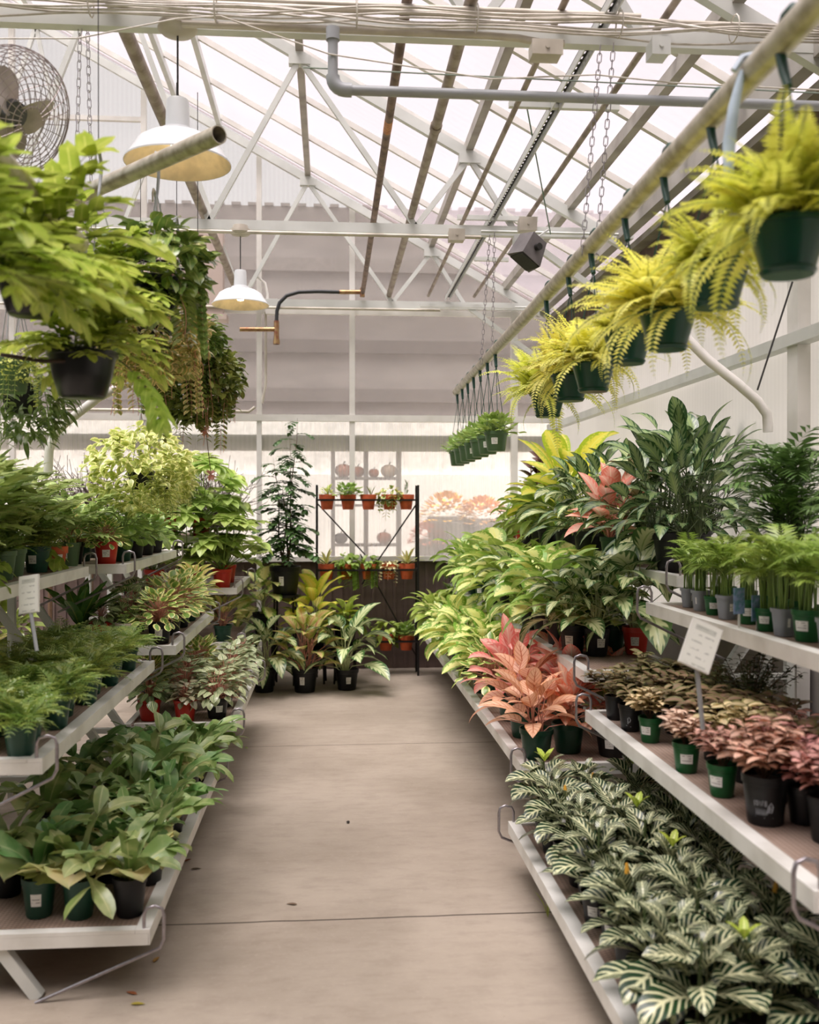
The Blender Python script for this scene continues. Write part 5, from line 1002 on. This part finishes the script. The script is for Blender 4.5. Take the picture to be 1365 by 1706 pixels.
for i in range(7):
    Y = 6.0 + .36 * i; basket(0, Y, HZ - (HZ - 714) * 6.0 / Y * 1.0, 'herb', 1.25, .15, .12, 'olive', f'leafy plant in a small olive pot hung on the pipe, {ORD[i]} beyond the yellow ferns', cat='potted plant', name='small_hanging_plant', group='small hanging pots', tagged=i in (0, 1, 3), tz=-1.9)
def hung(name, s, px, py_rim, d_, sc, dia, h, pt, lab, var=0, top=None, m='bowl', sy=None, dx=0, cat='hanging plant', rz=None):
    p = P(px, py_rim, d_); z = p.z - h; t = potted(name, s, p.x, p.y, z, lab, cat, pt, dia, h, sc, var, None, False, sy=sy, rz=rz)
    tz = (top if top else LA.z) - z; hz = tz if tz < .75 else h + .42; hook_and_wires(t, hz, dia * .46, h, M_PVC, .5)
    if hz < tz: g = G(); g.tube([(0, 0, hz + .04), (0, 0, tz)], .0018, 5); ob('hanging_wire', g.mesh('hanging_wire', [M_DARK]), t)
    return t
pipe('hanging_pipe', [(-.73, 1.9, 2.27), (-.73, 2.95, 2.27)], .028, M_HANG, 'short cream pipe hidden in the lobed fern baskets', 'pipe', 14)
t = hung('hanging_lobed_fern', 'bigfern', 138, 587, 2.9, .72, .2, .135, 'bowl', 'black bowl basket of bright lobed fern, fully seen', top=2.25)
q = P(198, 600, 2.9) - t.location; ob('hanging_frond', SP['hangfrond'][0], t, q, (0, 0, -.5), .75); 
g = G(); g.tube([Vector((.05, 0, .11)), Vector((.0, -.06, .10)), Vector((-.08, -.12, .09)), Vector((-.2, -.1, .11))], .006, 6); ob('rhizome', g.mesh('rhizome', [mat('dark_rhizome', '3a2c25', .8)]), t)
hung('hanging_lobed_fern', 'bigfern', 50, 455, 2.5, 1.0, .16, .11, 'bowl', 'big bright lobed fern basket blurred at the picture corner', 1, top=2.25); hung('hanging_lobed_fern', 'bigfern', 165, 480, 3.3, .8, .2, .13, 'bowl', 'lobed fern basket behind the corner one', 0, top=3.4)
hung('hanging_lobed_fern', 'bigfern', -70, 440, 2.05, .85, .18, .13, 'bowl', 'lobed fern basket mostly cut off by the picture edge', 1, top=2.25)
hung('hanging_vine', 'hoya_cream', 258, 535, 3.9, 1.0, .15, .13, 'bowl', 'cream green vine basket in front, dark pot showing'); hung('hanging_vine', 'upright_hoya', 262, 465, 3.5, .98, .17, .12, 'bowl', 'glossy long leaved vine basket hung highest', sy=1.0)
hung('hanging_vine', 'hoya', 330, 595, 4.4, .95, .16, .12, 'bowl', 'dense round basket of dark small leaved vine', 0, top=3.35); hung('hanging_vine', 'hoya', 295, 540, 4.3, .95, .16, .12, 'bowl', 'dark small leaved vine basket behind the cream one', 1, top=3.35)
hung('hanging_vine', 'narrow_vine', 35, 640, 3.9, 1.05, .16, .12, 'bowl', 'narrow leaved green basket at the picture edge'); hung('hanging_vine', 'pale_trailer', 20, 600, 3.6, .8, .14, .12, 'olive', 'pale trailing plant in an olive basket at the picture edge')
hung('hanging_vine', 'heart_vine', 235, 785, 5.4, 1.15, .15, .1, 'bowl', 'variegated heart leaved vine basket over the peperomias', 0, top=3.35); hung('hanging_vine', 'heart_vine', 268, 800, 6.0, .8, .15, .1, 'bowl', 'second variegated heart leaved vine, more golden, behind', 1, top=3.35)
for px, yy, sc, lab in ((90, 8.5, 1.3, 'bare twiggy shrub beyond the ferns'), (165, 8.7, 1.5, 'bare twiggy shrub behind the heart leaved vine'), (365, 8.75, 1.45, 'bare twiggy shrub above the star leaved plants'), (300, 8.7, 1.3, 'bare twiggy shrub beside the dense vine basket')):
    p = P(px, 800, yy); potted('twiggy_shrub', 'twigs', p.x, p.y, 1.28 if False else 0.0, lab, 'shrub', 'black', .3, .9 if False else 1.3, sc, None, None, False, part='branches') if False else None
    t = thing('twiggy_shrub', lab, 'shrub', (p.x, 8.6, 0)); g = G(); g.tube([(0, 0, .25), (0, 0, 1.35)], .02, 6); ob('trunk', g.mesh('trunk', [ST_B]), t); pm, sm, tm = potmesh('black', .3, .28); ob('pot', pm, t); ob('soil', sm, t); ob('branches', SP['twigs'][0], t, (0, 0, 1.33), (0, 0, px), sc * 1.15)
t = thing('flower_strand', 'thin trailing strand with two pale pink flower clusters below the dark vine', 'flowers', P(343, 640, 4.45)); g = G(); bt = P(352, 792, 4.45) - t.location
g.tube([(0, 0, .12), P(343, 715, 4.45) - t.location, bt], .0018, 5); ob('stem', g.mesh('stem', [ST_B]), t)
for py, q in ((718, P(343, 718, 4.45)), (790, P(352, 790, 4.45))):
    g = G(); q = q - t.location
    for k in range(40): a = R.uniform(0, 6.28); e = R.uniform(-1.2, .8); g.leaf(q, a, e, .034, .012, .2, 'oval', None, .2, 3, 1)
    ob('flower_cluster', g.mesh('flower_cluster', [leaf_mat('pink_blossom_%d' % py, 'ecbcb0', 'f2d2c6', None, 'plain', .3)]), t)
a = P(1236, 120, 2.2); b = P(1213, 300, 2.2); g = G(); g.tube([a, P(1222, 180, 2.2), P(1214, 240, 2.2), b], [.008, .013, .015, .012], 8); g.tube([(a.x - .02, a.y, a.z), (a.x, a.y, a.z + .03), (hp(a.y), a.y, 2.51)], .008, 6)
solid('plastic_strap', 'pale blue plastic strap hanging from the long pipe among the lime ferns', 'strap', g, mat('pale_blue_plastic', 'b4c4d2', .4), smooth=True)
# ---------------------------------------------------------------- price placards on stakes
def placard_mat():
    t = NT('printed_placard'); uv = t.node('ShaderNodeUVMap'); uv.uv_map = 'UVMap'; s_ = t.node('ShaderNodeSeparateXYZ'); t.l.new(uv.outputs[0], s_.inputs[0]); u, v = s_.outputs[0], s_.outputs[1]
    s = t.ramp(t.math('SINE', t.math('MULTIPLY', v, 6 * 2 * PI)), .55, .8); n = t.noise(60, 2, coords(t)); a = t.math('MULTIPLY', s, t.ramp(n, .42, .5)); e = t.ramp(t.math('ABSOLUTE', t.math('SUBTRACT', u, .5)), .38, .34)
    c = t.mix(t.math('MULTIPLY', t.math('MULTIPLY', a, e), .5), lin('e2e3da'), lin('8b8f88')); hd = t.math('MULTIPLY', t.math('GREATER_THAN', v, .8), t.math('LESS_THAN', v, .92)); c = t.mix(t.math('MULTIPLY', t.math('MULTIPLY', hd, e), .6), c, lin('a8aca2'))
    t.l.new(c, t.b.inputs['Base Color']); t.b.inputs['Roughness'].default_value = .3; return t.m
M_PLAC = placard_mat()
def placard(c, base, W, H, rz, tilt, roll, lab):
    t = thing('price_placard', lab, 'sign', base); off = Vector(c) - Vector(base); M = Matrix.Translation(off) @ Matrix.Rotation(rz, 4, 'Z') @ Matrix.Rotation(roll, 4, 'Y') @ Matrix.Rotation(tilt, 4, 'X')
    g = G(); V = [M @ Vector(p) for p in ((-W / 2, -.004, -H / 2), (W / 2, -.004, -H / 2), (W / 2, -.004, H / 2), (-W / 2, -.004, H / 2))]; g.add([tuple(v) for v in V], [(0, 1, 2, 3)], [(0, 0), (1, 0), (1, 1), (0, 1)]); ob('printed_sheet', g.mesh('sheet', [M_PLAC], False), t)
    g = G(); g.box(-W / 2 - .003, W / 2 + .003, -.003, .006, -H / 2 - .003, H / 2 + .003); g.V = [np.array([tuple(M @ Vector(p)) for p in x]) for x in g.V]; ob('holder', g.mesh('holder', [M_PAPER], False), t)
    g = G(); g.tube([M @ Vector((0, .004, -H * .3)), (0, 0, 0)], .007, 8); ob('stake', g.mesh('stake', [M_PVC]), t)
placard(P(1168, 1076, 2.75), onz(1176, 1300, .66) if False else P(1172, 1215, 2.75), .085, .13, -.12, -.35, .42, 'white price placard on a stake among the polka dot plants')
placard(P(48, 990, 3.5), P(61, 1085, 3.45), .075, .13, -.35, -.2, -.15, 'white price placard fixed in front of the feathery ferns')
# fallen leaves and a weed on the floor
for i, (px, py, c) in enumerate([(668, 1676, 'b3a04e'), (640, 1655, 'a0603c'), (775, 1592 - 390, '6a4a38'), (612, 1570, '8c4a30')][:0] + [(227, 1674, 'a8983c'), (259, 1600, 'a07a3c'), (219, 1656, '9a5a34'), (312, 1434, '7c3c28'), (410, 1246, '9cae5c'), (325, 1448, '4a3a28'), (580, 1370, '2c2420'), (487, 1507, '6d5846')]):
    q = onz(px, py, .004); g = G(); g.leaf((-.02, 0, 0), 0, .05, .045, .016, .2, 'lance', .5, .15, 4, 1); o = solid('fallen_leaf', ('fallen %s leaf on the concrete, ' % ('yellow', 'ochre', 'rust', 'dark red', 'green', 'dark', 'black', 'brown')[i]) + ('in the dark area near the bench foot', 'near the lowest shelf corner', 'under the brace rod', 'by the shelf edge', 'at the far shelf end', 'just off the shelf edge', 'alone mid aisle', 'on the joint side of the aisle')[i], 'leaf', g, mat('dry_leaf_%d' % i, c, .8), smooth=True); o.location = (q.x, q.y, .004); o.rotation_euler = (0, 0, i * 1.3)
q = onz(918, 1530, 0); g = G()
for k in range(6): g.leaf((0, 0, 0), k * 1.1, 1.3, .11, .005, 1.0, 'lance', .6, .1, 6, 1)
o = solid('grass_weed', 'thin green weed sprouting from the floor joint beside the bench', 'weed', g, CREEP, smooth=True); o.location = (q.x - .01, q.y, 0)
